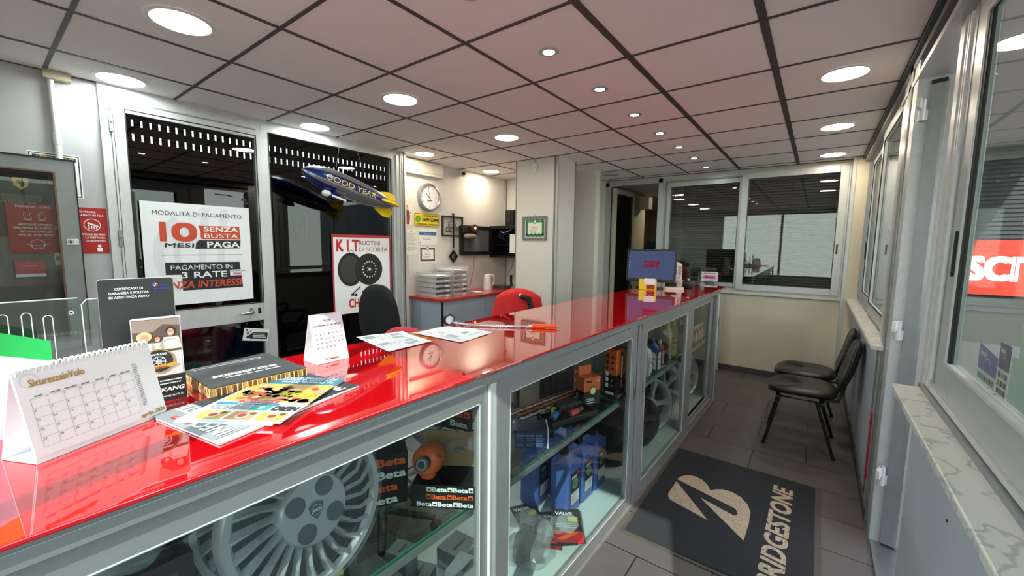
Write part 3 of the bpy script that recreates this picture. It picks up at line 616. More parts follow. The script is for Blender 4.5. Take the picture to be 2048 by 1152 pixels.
# seen at y -.49 on the wall plane; the door face sits 8 cm nearer
m = MB(); m.box((-1.5, .95, 0), (-.53, 2.065, .006), mat('grey_back_panel', (126, 124, 120), .8, noise=.04), NC); m.box((-.545, .95, 0), (-.53, 2.065, D_-.02), CG, NC); m.box((-1.5, 2.05, 0), (-.53, 2.065, D_-.02), CG, NC); m.box((-1.5, .95, 0), (-.53, .965, D_-.02), CG, NC); m.build('case', t)
m = MB(); frame(m, NC, -1.5, .945, -.525, 2.07, .075, D_-.022, D_, CG, wr=.085); m.box((-1.5, 2.068, D_-.03), (-.524, 2.078, D_+.006), SEAL, NC); m.box((-.526, .95, D_-.02), (-.521, 2.07, D_+.004), SEAL, NC); frame(m, NC, -1.43, 1.015, -.605, 2.0, .009, D_-.01, D_+.002, BRN)
d = m.build('door', t); pane(MB(), NC, -1.43, 1.015, -.605, 2.0, D_-.014, glass('cabinet_door_glass', (232, 233, 231), .035, gain=.5)).build('pane', d)
MB(NC).box((-.585, 1.575, D_), (-.535, 1.61, D_+.006), CHROME).cyl((-.57, 1.593, D_), (-.57, 1.593, D_+.012), .014, STEEL, 14).box((-.574, 1.585, D_+.012), (-.566, 1.6, D_+.0125), SEAL).build('lock', d, bevel=.002)
# ---- notices
def M2(y, z, dx=.012): return FR((LX+dx, y, z), (0, 1, 0), (0, 0, 1))
m = MB(M2(-.80, 1.525, .02)); w_, h_ = .21, .285; m.box((0, 0, -.001), (w_, h_, 0), REDD); m.text('INDOSSARE I GUANTI', w_/2, .262, .012, WHI, 3, 'c', w=.14, bold=.02)
for s in (-1, 1):
    cx = w_/2+s*.027; m.ring(cx, .21, .013, .0155, WHI, 3, a0=PI, a1=2*PI); m.rect(cx-.014, .19, cx+.014, .193, WHI, 3)
    for q in range(4): m.ring(cx-.012+.008*q, .228+(.006 if q in (1, 2) else 0), .0022, .004, WHI, 3, 8, a0=0, a1=PI); m.line([(cx-.0155+.008*q, .215), (cx-.0155+.008*q, .228)], .0012, WHI, 3)
for i, l in enumerate(('INDOSSARE APPOSITA', 'MASCHERINA SE LA DISTANZA', 'INTERPERSONALE È', 'MINORE DI UN METRO')): m.text(l, w_/2, .16-.02*i, .011, WHI, 3, 'c', w=(.13, .17, .12, .14)[i], bold=.02)
m.ring(w_/2, .05, .026, .029, WHI, 3); m.rect(w_/2-.024, .03, w_/2+.024, .045, WHI, 3); m.rect(w_/2-.021, .032, w_/2+.021, .043, REDD, 4); m.line([(w_/2-.045, .052), (w_/2-.02, .045)], .002, WHI, 4); m.line([(w_/2+.045, .052), (w_/2+.02, .045)], .002, WHI, 4)
tag(m.build('safety_notice'), 'red notice reading INDOSSARE I GUANTI behind the cabinet glass', 'sign')
m = MB(M2(-.59, 1.52, .0015)); m.box((0, 0, 0), (.2, .287, .001), REDD); m.text('ENTRARE', .15, .255, .011, WHI, 4, 'r', w=.07, bold=.02); m.text('PAZIENTI IN FILA', .185, .235, .011, WHI, 4, 'r', w=.12, bold=.02); m.ring(.13, .18, .035, .0385, WHI, 4)
for q in range(4): m.disc(.115+.012*q, .19-.006*q, .007, WHI, 4, 8); m.line([(.115+.012*q, .18-.006*q), (.115+.01*q, .155)], .006, WHI, 4)
for i, l in enumerate(('RISPETTARE SEMPRE', 'LA DISTANZA', 'DI UN METRO')): m.text(l, .185, .115-.02*i, .011, WHI, 4, 'r', w=(.14, .09, .09)[i], bold=.02)
m.disc(.155, .048, .009, WHI, 4, 12); m.poly([(.142, .036), (.168, .036), (.166, .012), (.144, .012)], WHI, 4)
tag(m.build('safety_notice'), 'red notice partly hidden by the notice cabinet, reading IN FILA', 'sign')
m = MB(M2(-.70, 1.86, .001)); m.box((0, 0, -.0005), (.215, .258, .0), PAPER); frame(m, Matrix.Identity(4), .006, .006, .209, .252, .005, 0, .0006, INK); m.rect(.02, .215, .195, .24, INK, 3); m.text('ATTENZIONE!', .108, .22, .015, YEL, 4, 'c', w=.155, bold=.02); m.lines(.03, .03, .19, .2, 9, GREY, 3)
tag(m.build('warning_sign'), 'white warning sign reading ATTENZIONE behind the pipe and the notice cabinet', 'sign')
m = MB(M2(-.93, 1.62, .012)); m.box((0, 0, 0), (.3, .36, .004), I((36, 36, 40))); m.rect(.0, .0, .12, .25, I((84, 40, 38)), 11); m.rect(.0, .2, .27, .24, I((88, 90, 96)), 11); m.rect(.03, .27, .3, .34, I((52, 54, 58)), 11)
m.poly([(.165, .335), (.225, .335), (.222, .29), (.195, .268), (.168, .29)], YEL, 12); m.poly([(.185, .325), (.2, .322), (.21, .305), (.205, .285), (.195, .28), (.19, .3), (.178, .31)], INK, 13); m.text('AMERICANA', .05, .19, .012, GOLDI, 13, w=.2)
tag(m.build('pinned_poster'), 'dark poster with a yellow shield pinned inside the notice cabinet', 'poster')
m = MB(M2(-.79, 1.405, .02)); m.box((0, 0, 0), (.115, .075, .004), I((200, 90, 96))); m.box((0, -.018, 0), (.115, 0, .004), WHI); m.lines(.03, .04, .09, .05, 1, WHI, 12)
tag(m.build('pinned_card'), 'small pink and white card low in the notice cabinet', 'card')
tag(MB(FR((LX+.004, -.635, 1.45), (0, 1, 0), (0, 0, 1))).box((0, 0, 0), (.025, .075, .02), WHITE).box((.005, .03, .02), (.02, .055, .024), GREY).build('wall_switch', bevel=.003), 'slim white switch behind the lower corner of the cabinet glass', 'switch')
# ---- clock wall
t = thing('wall_clock', 'round silver rimmed wall clock with black hands near ten to ten', 'clock', (KX, 2.447, 2.01))
CC = FR((KX, 2.447, 2.17), (0, 1, 0), (0, 0, 1)); 
MB(CC).lathe([(0, 0), (.165, 0), (.168, .03), (.16, .052), (.148, .056), (.142, .05), (.14, .034), (0, .034)], mat('silver_grey_rim', (150, 152, 154), .3, .5), 48).build('case', t)
m = MB(CC @ TR(0, 0, .034)); m.disc(0, 0, .141, PAPER, 1, 48)
for i in range(12):
    a = PI/2-i*PI/6
    if i in (0, 3, 6): m.text(('12', '', '', '3', '', '', '6')[i], .115*math.cos(a), .115*math.sin(a)-.011, .024, GREY, 3, 'c')
    else: m.line([(.105*math.cos(a), .105*math.sin(a)), (.128*math.cos(a), .128*math.sin(a))], .005, INK, 3)
m.text('apollo', 0, -.045, .02, INK, 3, 'c', w=.075, bold=.03, shear=.15); m.lines(-.035, -.062, .03, -.052, 1, GREY, 3); m.build('dial', t)
MB(CC @ TR(0, 0, .036)).line([(.01, -.012), (-.058, .04)], .009, INK, 4).build('hour_hand', t); MB(CC @ TR(0, 0, .037)).line([(.002, -.02), (-.022, .115)], .005, INK, 6).disc(0, 0, .007, INK, 7).build('minute_hand', t)
m = MB(on_clock(2.235, 1.82)); W_, H_ = .39, .156
m.prism([(.012, 0), (W_-.012, 0), (W_, .012), (W_, H_-.012), (W_-.012, H_), (.012, H_), (0, H_-.012), (0, .012)], 0, .004, YEL); frame(m, Matrix.Identity(4), .004, .004, W_-.004, H_-.004, .004, .003, .0045, INK)
m.disc(.055, .085, .042, I((120, 170, 40)), 12); m.ring(.055, .085, .026, .032, I((70, 120, 30)), 13); m.text('R.G.A.S DE SANTIS', .12, .118, .02, INK, 12, w=.24, bold=.02); m.text('HAPPY GOMME', .12, .06, .042, INK, 12, w=.26, bold=.03); m.text('CONVENZIONE & AUTONOLEGGIO', .03, .016, .02, INK, 12, w=.33, bold=.03)
tag(m.build('tin_plate'), 'yellow licence plate style sign reading HAPPY GOMME below the clock', 'sign')
m = MB(on_clock(2.075, 1.825)); m.rect(0, 0, .13, .245, I((228, 220, 204)), 1); m.poly([(.03, .01), (.09, .01), (.1, .1), (.085, .17), (.04, .17), (.02, .09)], I((150, 52, 44)), 2); m.poly([(.045, .1), (.078, .1), (.07, .17), (.05, .17)], I((70, 60, 60)), 3); m.disc(.06, .185, .016, I((212, 160, 120)), 3); m.poly([(.045, .2), (.075, .2), (.066, .232), (.054, .232)], I((190, 150, 60)), 4); m.line([(.09, .13), (.115, .16)], .008, I((150, 52, 44)), 3)
tag(m.build('saint_picture'), 'small picture of a robed saint taped at the left of the clock wall', 'picture')
m = MB(on_clock(2.09, 1.485)); m.rect(0, 0, .2, .3, I((232, 230, 222)), 1); m.lines(.02, .03, .18, .25, 14, I((170, 168, 162)), 2); m.disc(.1, .275, .01, GREY, 2); tag(m.build('pinned_letter'), 'long printed letter pinned left of the blue banded sheet', 'paper')
m = MB(on_clock(2.296, 1.6)); m.rect(0, 0, .295, .195, I((236, 236, 236)), 1); m.rect(.01, .115, .285, .155, BLUI, 2); m.text('Aversa Gomme', .147, .128, .014, WHI, 3, 'c', w=.1); m.lines(.07, .06, .22, .09, 2, GREY, 2); m.rect(.02, .02, .035, .03, INK, 2); m.disc(.15, .175, .008, GREY, 2); tag(m.build('pinned_sheet'), 'white sheet with a blue band pinned under the yellow sign', 'paper')
m = MB(on_clock(2.3, 1.375)); m.rect(0, 0, .275, .205, I((232, 228, 220)), 1); m.rect(.02, .025, .255, .19, BRN, 2); m.rect(.045, .045, .23, .165, I((236, 232, 228)), 3)
for i in range(9): m.disc(.035+.026*i, .035+.006*(i % 2), .014, BRN, 4, 10); 
for i in range(5): m.disc(.035, .05+.028*i, .01, BRN, 4, 10); m.disc(.24, .05+.028*i, .01, BRN, 4, 10)
m.disc(.137, .18, .022, I((236, 232, 228)), 5); m.ring(.137, .18, .018, .024, BRN, 6); m.text('Diploma', .137, .1, .018, I((80, 80, 130)), 5, 'c'); m.lines(.07, .065, .2, .09, 2, GREY, 5)
tag(m.build('pinned_certificate'), 'certificate with a brown ornate border pinned above the letter trays', 'certificate')
m = MB(on_clock(2.055, 1.265)); m.rect(0, 0, .082, .21, I((170, 128, 70)), 1); m.poly([(.02, .02), (.06, .02), (.065, .12), (.045, .17), (.025, .12)], I((120, 84, 48)), 2); m.disc(.042, .15, .012, I((206, 168, 116)), 3); tag(m.build('saint_card'), 'small golden brown saint card low at the left of the clock wall', 'picture')
t = thing('framed_photo', 'dark framed grey photograph behind the hanging strap', 'picture frame', (KX, 2.86, 1.71))
m = MB(on_clock(2.668, 1.71)); frame(m, Matrix.Identity(4), 0, 0, .375, .262, .02, 0, .02, mat('dark_wood_frame', (44, 32, 30), .4)); m.build('frame', t)
m = MB(on_clock(2.668, 1.71)); m.rect(.018, .018, .357, .244, I((176, 174, 168)), 12)
for (x, y, r_) in ((.1, .09, .035), (.17, .085, .04), (.25, .1, .03), (.13, .14, .025), (.22, .15, .035), (.3, .12, .02)): m.disc(x, y, r_, I((84, 84, 84)), 13); m.disc(x, y, r_*.6, I((140, 140, 138)), 14)
m.line([(.06, .06), (.32, .06)], .008, K2, 14); m.line([(.1, .18), (.25, .2)], .008, K2, 14); m.build('print', t)
t = thing('hanging_strap', 'black strap with a dark diamond shaped tag hanging on the clock wall', 'strap', (KX+.03, 2.855, 1.37))
MB(on_clock(2.855, 1.5, .026)).box((-.012, .06, 0), (.012, .5, .005), BLACKM).cyl((0, .5, -.02), (0, .5, .012), .01, BLACK, 10).box((-.004, .02, 0), (.004, .06, .003), STEEL).build('strap', t)
m = MB(on_clock(2.855, 1.455, .024)); m.prism([(0, -.085), (.085, 0), (0, .085), (-.085, 0)], 0, .006, BLACK); m.disc(0, .0, .03, I((110, 120, 100)), 18, 14); m.disc(.012, -.006, .018, I((60, 50, 46)), 19, 12); m.disc(-.02, -.012, .012, I((150, 150, 140)), 19, 12); m.build('tag', t)
BG = mat('blue_grey_laminate', (150, 160, 174), .5, noise=.03, scale=4); REDL = mat('red_edge_laminate', (176, 22, 24), .25, noise=.04, coat=.5)
t = thing('side_counter', 'blue grey side counter with a red top in the recess behind the main counter', 'counter', (-2.7, 3.0, 0))
MB().box((-2.968, 2.145, .968), (-2.41, 3.95, 1.0), REDL).build('worktop', t, bevel=.004)
m = MB(); m.box((-2.965, 2.17, .06), (-2.44, 2.185, .968), BG); m.box((-2.45, 2.19, .06), (-2.435, 2.9, .968), BG); m.box((-2.45, 2.905, .06), (-2.435, 3.94, .968), BG); m.box((-2.449, 2.17, .06), (-2.437, 2.19, .968), BLACK); m.box((-2.96, 2.2, 0), (-2.46, 3.94, .06), BLACK); m.build('body', t)
TRAY = film('smoked_clear_plastic', (205, 206, 208), .34, .25)
t = thing('letter_tray', '', 'letter tray', (0, 0, 0))
m = MB(); m.box((-.165, -.125, 0), (.165, .125, .003), TRAY); m.box((-.165, -.125, 0), (.165, -.122, .05), TRAY); m.box((-.165, .122, 0), (.165, .125, .05), TRAY); m.box((-.165, -.125, 0), (-.162, .125, .05), TRAY); m.box((.162, -.125, 0), (.165, .125, .02), TRAY); m.box((.1, -.127, .045), (.165, -.12, .055), TRAY); m.box((.1, .12, .045), (.165, .127, .055), TRAY)
m.build('tray', t, world=False)
MB().box((.165, .02, .004), (.168, .075, .024), WHITE).build('label_tab', t, world=False)
m = MB()
for i in range(3): m.box((-.15, -.11, .004+.006*i), (.15+.004*i, .108, .008+.006*i), PAPER if i != 1 else mat('pink_paper', (214, 150, 160), .7))
m.build('papers', t, world=False)
pos = [(-2.745, 2.34, 1.0+.057*i, 0) for i in range(5)]+[(-2.735, 2.615, 1.0+.057*i, 1) for i in range(6)]
ORD = ['lowest', 'second', 'third', 'fourth', 'fifth', 'topmost']
for n, (x, y, z, k) in enumerate(pos):
    i = n if k == 0 else n-5
    lab = 'smoked clear letter tray, %s of the %s stack on the side counter' % (ORD[i] if not (k == 0 and i == 4) else 'topmost', ('lower left', 'taller right')[k])
    Mx = TR(x, y, z) @ RZ(rnd.uniform(-.03, .03))
    if n == 0: t.location = (x, y, z); t['label'] = lab; t['group'] = 'letter trays on the side counter'; WM[t] = Mx
    else: dup(t, Mx, lab, 'letter trays on the side counter')
t = thing('kettle', 'white jug kettle standing on the side counter', 'kettle', (-2.78, 3.35, 1.0))
MB(TR(-2.78, 3.35, 1.0)).lathe([(0, 0), (.06, 0), (.058, .02), (.05, .15), (.044, .2), (.03, .21), (0, .212)], WHITE, 24).build('body', t)
MB(TR(-2.78, 3.35, 1.0)).tube([(.03, .03, .2), (.06, .06, .19), (.07, .07, .12), (.045, .05, .05)], .008, WHITE, 8).build('handle', t)
t = thing('desk_telephone', 'dark desk telephone with an upright black handset by the pillar', 'telephone', (-2.7, 3.62, 1.0))
MB(TR(-2.72, 3.6, 1.0)).prism([(-.1, -.08), (.1, -.08), (.1, .08), (-.1, .08)], 0, .035, mat('slate_plastic', (70, 74, 80), .4)).box((-.06, -.05, .035), (.06, .04, .04), mat('slate_plastic', (70, 74, 80))).build('base', t, bevel=.006)
MB(TR(-2.64, 3.72, 1.0)).tube([(0, 0, .02), (-.01, .0, .1), (-.02, .01, .18)], [.022, .017, .022], BLACK, 10).build('handset', t)
MB().tube([(-2.7, 3.62, 1.03), (-2.72, 3.68, 1.12), (-2.66, 3.75, 1.3), (-2.62, 3.78, 1.46)], .003, BLACK, 6).tube([(-2.66, 3.7, 1.03), (-2.63, 3.74, 1.15), (-2.58, 3.78, 1.3), (-2.56, 3.8, 1.46)], .003, BLACK, 6).build('cord', t)
t = thing('figurine', 'tiny dark figurine beside the right letter trays, in front of some papers', 'figurine', (-2.70, 2.83, 1.0))
MB(TR(-2.74, 2.86, 1.0)).lathe([(0, 0), (.03, 0), (.028, .006), (.012, .02), (.018, .06), (.02, .085), (.008, .1), (.012, .12), (.0, .135)], BLACKM, 12).box((-.03, -.004, .06), (.03, .004, .075), BLACKM).build('body', t)
tag(MB(TR(-2.6, 2.93, 1.001)).box((-.06, -.05, 0), (.06, .09, .006), PAPER).box((-.05, -.06, .006), (.07, .05, .012), PAPER).build('paper_pad'), 'loose white papers lying beside the letter trays', 'paper')
t = thing('wall_monitor', 'black framed monitor on the recess wall beside the open black cabinet', 'monitor', (-2.93, 3.28, 1.46))
MW = FR((-2.90, 2.965, 1.465), (0, 1, 0), (0, 0, 1)); m = MB(MW); frame(m, Matrix.Identity(4), 0, 0, .60, .40, .045, -.03, .0, BLACK, wb=.05); m.box((.01, .01, -.06), (.59, .39, -.03), BLACK); m.build('casing', t, bevel=.004)
tag(MB(MW).box((.045, .05, -.03), (.555, .355, -.006), mat('grey_screen', (88, 90, 92), .12, noise=.05)).build('screen', t))
t = thing('scanner_camera', 'black camera with a glowing red ringed lens beside the framed photo', 'camera', (-2.88, 3.06, 1.78))
MB(FR((-2.86, 2.93, 1.76), (0, 1, 0), (0, 0, 1))).box((0, .0, -.06), (.3, .09, 0), BLACK).box((.0, .0, 0), (.09, .07, .02), BLACK).build('body', t, bevel=.006)
MB(FR((-2.86, 3.15, 1.83), (0, 1, 0), (0, 0, 1))).cyl((0, 0, 0), (0, 0, .03), .05, mat('copper_ring', (150, 88, 74), .3, .5), 20).disc(0, 0, .035, INK, 80).disc(0, 0, .022, emis('lens_glow', (255, 196, 170), 1.2), 82).build('lens', t)
t = thing('cap_holder', 'pale crumpled item with dangling cable hanging below the black camera', 'cap', (-2.86, 3.08, 1.66))
MB(FR((-2.86, 3.08, 1.72), (0, 1, 0), (0, 0, 1))).ball((0, 0, 0), (.12, .035, .05), mat('beige_cloth', (150, 138, 128), .8, noise=.25, scale=20)).build('cap', t)
MB().tube([(-2.84, 3.14, 1.7), (-2.83, 3.14, 1.5), (-2.84, 3.12, 1.25), (-2.84, 3.06, 1.06), (-2.85, 2.98, 1.02)], .003, BLACK, 6).tube([(-2.83, 2.98, 1.68), (-2.82, 2.98, 1.6), (-2.82, 3.05, 1.56), (-2.82, 3.08, 1.62), (-2.82, 3.0, 1.66)], .003, BLACK, 6).build('cable', t)
t = thing('network_cabinet', 'open black wall cabinet with blue cables beside the pillar', 'cabinet', (-2.7, 3.78, 1.45))
m = MB(); m.box((-2.96, 3.62, 1.43), (-2.2, 3.99, 1.46), BLACK); m.box((-2.96, 3.60, 1.83), (-2.2, 3.99, 1.88), BLACK); m.box((-2.96, 3.62, 1.43), (-2.93, 3.99, 1.88), BLACK); m.box((-2.96, 3.96, 1.43), (-2.2, 3.99, 1.88), BLACK); m.box((-2.23, 3.62, 1.43), (-2.2, 3.99, 1.88), BLACK); m.box((-2.93, 3.7, 1.6), (-2.5, 3.96, 1.615), BLACK); m.build('case', t, bevel=.004)
m = MB(); BC = mat('blue_cable', (36, 46, 96), .5)
for k in range(4): m.tube([(-2.8+.05*math.cos(a)+.02*k, 3.68+.01*k, 1.75+(.05+.01*k)*math.sin(a)) for a in [q*PI/8 for q in range(14)]], .004, BC, 6)
m.tube([(-2.8, 3.66, 1.82), (-2.76, 3.64, 1.78), (-2.7, 3.64, 1.79), (-2.6, 3.64, 1.82)], .004, WHITE, 6); m.build('cable', t)
MB().box((-2.62, 3.64, 1.5), (-2.5, 3.65, 1.76), PAPER).build('sheet', t)
tag(MB().box((-2.72, 3.66, 1.88), (-2.58, 3.82, 2.1), BLACKM).cyl((-2.65, 3.66, 1.97), (-2.65, 3.652, 1.97), .05, BLACK, 20).cyl((-2.65, 3.66, 2.05), (-2.65, 3.654, 2.05), .02, BLACK, 16).build('loudspeaker', bevel=.005), 'small black loudspeaker standing on the open black cabinet', 'speaker')
# ---- office chairs behind the counter
def superell(u, e=2.6): 
    a = 2*PI*u; c, s = math.cos(a), math.sin(a); return (abs(c)**(2/e)*(1 if c > 0 else -1), abs(s)**(2/e)*(1 if s > 0 else -1))
def pad(mb, M, w, h, d, m, taper=.0, curve=0.0, e=2.6):
    def fn(u, v):
        x, y = superell(u, e); k = math.sin(PI*v)**.35 if 0 < v < 1 else 0; z = -math.cos(PI*v)*d/2
        yy = y*h/2*k; xx = x*w/2*k*(1-taper*(yy/(h/2)+1)/2); return (xx, yy, z+curve*(xx/(w/2))**2)
    return mb.grid(fn, 40, 13, m, M, wrap=True)
BF = mat('black_chair_fabric', (17, 17, 20), .9, noise=.2, scale=90, bump=.2)
def office_chair(label, x, y, rz, seatz, backh, fab, arms, lo=.5):
    t = thing('office_chair', label, 'chair', (x, y, 0), rz)
    R_ = TR(x, y, 0) @ RZ(rz)                      # faces -y locally; backrest at +y
    m = MB(R_); pad(m, TR(0, -.02, seatz) , .48, .47, .09, fab); m.build('seat', t)
    m = MB(R_); pad(m, TR(0, .24, seatz+.16+backh/2) @ RX(PI/2-.12), .45, backh, .085, fab, .22, -.03); m.build('backrest', t)
    m = MB(R_); m.box((-.03, .1, seatz-.07), (.03, .3, seatz-.05), BLACK); m.tube([(0, .26, seatz-.06), (0, .31, seatz+.05), (0, .29, seatz+.3)], .022, BLACK, 8); m.build('back_stem', t)
    if arms:
        for s in (-1, 1):
            m = MB(R_); p = [(s*.25, -.02, seatz-.03), (s*.29, -.02, seatz+.04), (s*.29, -.15, seatz+.2), (s*.29, -.13, seatz+.235), (s*.29, .13, seatz+.235), (s*.29, .15, seatz+.2), (s*.29, .03, seatz+.04)]
            m.tube(p[1:], .018, BLACK, 8, closed=True); m.tube(p[:2], .02, BLACK, 8); m.build('armrest', t)
    m = MB(R_); m.cyl((0, 0, .1), (0, 0, seatz-.04), .028, BLACK, 12); m.cyl((0, 0, seatz-.1), (0, 0, seatz-.04), .06, BLACK, 12)
    for k in range(5): a = 2*PI*k/5+.3; m.tube([(0, 0, .12), (.3*math.cos(a), .3*math.sin(a), .075)], [.028, .018], BLACK, 8)
    m.build('base', t)
    for k in range(5): a = 2*PI*k/5+.3; m = MB(R_); m.cyl((.3*math.cos(a), .3*math.sin(a)-.02, .03), (.3*math.cos(a), .3*math.sin(a)+.02, .03), .03, BLACK, 12); m.build('caster', t)
    return t
office_chair('black high-backed office chair in front of the spare wheel poster', -1.75, 1.11, math.radians(188), .65, .5, BF, True)
office_chair('red office chair close behind the counter papers, only its round back showing', -1.0, .35, math.radians(18), .63, .32, mat('red_chair_fabric', (196, 50, 62), .85, noise=.12, scale=60), False)
office_chair('black chair behind the counter with a red jacket over its back', -1.19, 1.88, math.radians(35), .5, .36, BF, False)
JK = mat('bright_red_jacket', (206, 26, 26), .75, noise=.14, bump=.35, scale=9)
t = thing('work_jacket', 'bright red work jacket with a dark collar draped over a chair before the pillar', 'jacket', (-1.3, 2.05, .7))
R_ = TR(-1.33, 2.08, 0) @ RZ(math.radians(35))
def jk(u, v):
    a = 2*PI*u; w_ = .19+.09*min(1, v*1.3)+.02*math.sin(5*a)*v; d_ = .09+.06*v+.012*math.sin(7*a+3)*v; z = 1.21-.035*min(1, v/.14)**2-max(0, v-.14)*.6-.05*math.cos(a)**2*min(1, v/.14)*(1-v)
    k = min(1, v/.14)**.55 if v > 0 else 0
    return (w_*math.cos(a)*k, d_*math.sin(a)*k, z)
m = MB(R_); m.grid(jk, 48, 30, JK, wrap=True); m.build('shell', t)
m = MB(R_); m.tube([(.02, -.115, 1.15), (.1, -.12, 1.13), (.12, -.135, 1.05), (.09, -.145, .98), (.12, -.15, .92)], [.02, .025, .022, .028, .02], BLACKM, 8); m.build('dark_trim', t)
m = MB(R_ @ FR((.02, -.125, 1.165), (1, 0, 0), (0, 0, 1))); m.disc(0, 0, .012, WHI, 3, 12); m.build('emblem', t)
TH = .0188
CM = Matrix.Identity(4); _t = math.atan(TH)
CM = TR(.058-TH*2.2, 0, 0) @ RZ(-_t)           # local x: out of the front face, local y: along the counter
REDTOP = mat('red_back_painted_glass', (200, 8, 18), .03, noise=0, coat=1.0, ior=1.6)
REDTOP.node_tree.nodes['Principled BSDF'].inputs['Coat Roughness'].default_value = .0
WT = 1.19
t = thing('reception_counter', 'long glossy red glass counter top running the length of the room', 'counter top', (-.3, 1.2, 1.18))
MB(CM).box((-.662, -1.42, 1.181), (.014, 3.95, 1.19), REDTOP).build('glass_slab', t, bevel=.002)
MB(CM).box((-.65, -1.4, 1.168), (-.002, 3.9, 1.181), mat('counter_substrate', (120, 122, 124), .6)).build('substrate', t)
tag(MB(CM @ TR(-.115, .93, 0)).cyl((0, -.64, 1.190), (0, -.64, 1.1925), .006, mat('dark_red_cap', (150, 10, 20), .4), 14).build('screw_cap'), 'small dark red screw cap near the front edge of the red counter', 'cap')
CF = mat('counter_frame_aluminium', (136, 139, 139), .4, .2, noise=.06, scale=25, stretch=(1, .05, 1))
CFL = mat('counter_bright_edge', (206, 212, 212), .3, .3, noise=.04)
FLOORP = mat('white_cabinet_floor', (206, 222, 222), .35, noise=.03, stretch=(1, .05, 1), scale=60)
def cab(name, label, y0, y1):
    t = thing(name, label, 'display cabinet', tuple(CM @ V(-.3, (y0+y1)/2, 0)))
    m = MB(CM); m.box((-.64, y0, .0), (.012, y1, .02), mat('plinth_tile', (116, 110, 104), .7, noise=.1)); m.box((-.62, y0, .02), (-.03, y1, .085), BLACKM); m.build('plinth', t)
    MB(CM).box((-.64, y0, .085), (-.03, y1, .1), FLOORP).build('bottom_panel', t)
    m = MB(CM); m.box((-.03, y0, 1.138), (0, y1, 1.168), CF); m.box((-.64, y0, 1.12), (-.03, y1, 1.168), mat('cabinet_lid', (70, 74, 74), .6)); m.box((-.03, y0, .02), (-.004, y1, .06), CF); m.box((-.05, y0, .06), (-.022, y1, .098), CF)
    m.build('rail', t, bevel=.002); return t
c1 = cab('display_cabinet', 'near half of the aluminium and glass display counter, with wheel covers and blue jugs inside', -1.4, 1.398)
c2 = cab('display_cabinet', 'far half of the aluminium and glass display counter, with oil bottles and wheels inside', 1.4, 3.67)
def cdoor(par, y0, y1, x1, g0, g1, name='door', pull=None, z0=.02, z1=1.145):
    m = MB(CM); x0 = x1-.026; m.box((x0, y0, z0), (x1, g0, z1), CF); m.box((x0, g1, z0), (x1, y1, z1), CF); m.box((x0, g0, z0), (x1, g1, .10), CF); m.box((x0, g0, 1.077), (x1, g1, z1), CF)
    for yy in (g0-.004, g1): m.box((x1-.004, yy, .1), (x1+.0015, yy+.004, 1.077), CFL)
    m.box((x1-.004, g0, 1.077), (x1+.0015, g1, 1.081), CFL); m.box((x1-.004, g0, .096), (x1+.0015, g1, .1), CFL)
    m.box((x1-.01, y0+.002, z1), (x1-.002, y1-.002, z1+.003), SEAL)
    fc = CM @ FR((x1, 0, 0), (0, 1, 0), (0, 0, 1))
    for a, b in (((y0, z1), (g0, 1.077)), ((y1, z1), (g1, 1.077)), ((y0, z0), (g0, .1)), ((y1, z0), (g1, .1))): m.line([a, b], .0015, ALUD, 2, fc @ CM.inverted() @ CM if False else FR((x1, 0, 0), (0, 1, 0), (0, 0, 1)))
    d = m.build(name, par, bevel=.002)
    MB(CM).box((x0+.01, g0, .1), (x0+.014, g1, 1.077), CABG).build('pane', d)
    if pull: MB(CM).box((x1, pull-.006, .62), (x1+.003, pull+.006, .86), ALUD).box((x1+.003, pull-.003, .70), (x1+.0045, pull+.003, .77), SEAL).build('pull', d)
    return d
cdoor(c1, -1.38, .072, -.012, -1.3, .03, z1=1.137)
cdoor(c1, .104, 1.397, .0, .182, 1.31, pull=1.37)
m = MB(CM); m.box((-.03, .072, .02), (-.001, .104, 1.137), CFL); m.box((-.012, .07, .02), (.001, .078, 1.13), ALUW); m.build('post', c1, bevel=.002)
m = MB(CM); m.prism([(1.400, .02), (1.462, .02), (1.462, 1.10), (1.432, 1.164), (1.404, 1.10)], -.03, .002, CF, FR((0, 0, 0), (0, 1, 0), (0, 0, 1))); m.build('post', c2, bevel=.002)
cdoor(c2, 1.472, 2.668, .0, 1.56, 2.455, pull=1.51)
cdoor(c2, 2.66, 3.53, -.03, 2.715, 3.41)
m = MB(CM); m.box((.0, 2.46, .1), (.004, 2.475, 1.07), CFL); m.build('bead', c2); m = MB(CM); m.box((-.03, 3.535, .02), (.0, 3.61, 1.138), CF); m.box((-.03, 3.61, .02), (.0, 3.67, 1.168), CFL); m.box((-.64, 3.655, .02), (-.03, 3.67, 1.168), CF); m.build('post', c2, bevel=.002)
m = MB(CM)
for y in (-1.38, -.55, -.12, .75, 1.35): m.box((-.64, y, .1), (-.61, y+.045, 1.12), CFL if abs(y+.12) > .01 else ALUW)
m.build('back_post', c1)
MB(CM).box((-.63, -1.38, .1), (-.626, 1.398, 1.12), CABG).build('back_pane', c1)
m = MB(CM)
for y in (2.1, 2.85, 3.6): m.box((-.64, y, .1), (-.61, y+.045, 1.12), CF)
m.build('back_post', c2); MB(CM).box((-.63, 1.4, .1), (-.62, 3.65, 1.12), mat('grey_back_board', (120, 122, 118), .6, noise=.04)).build('back_panel', c2)
SHZ = .70
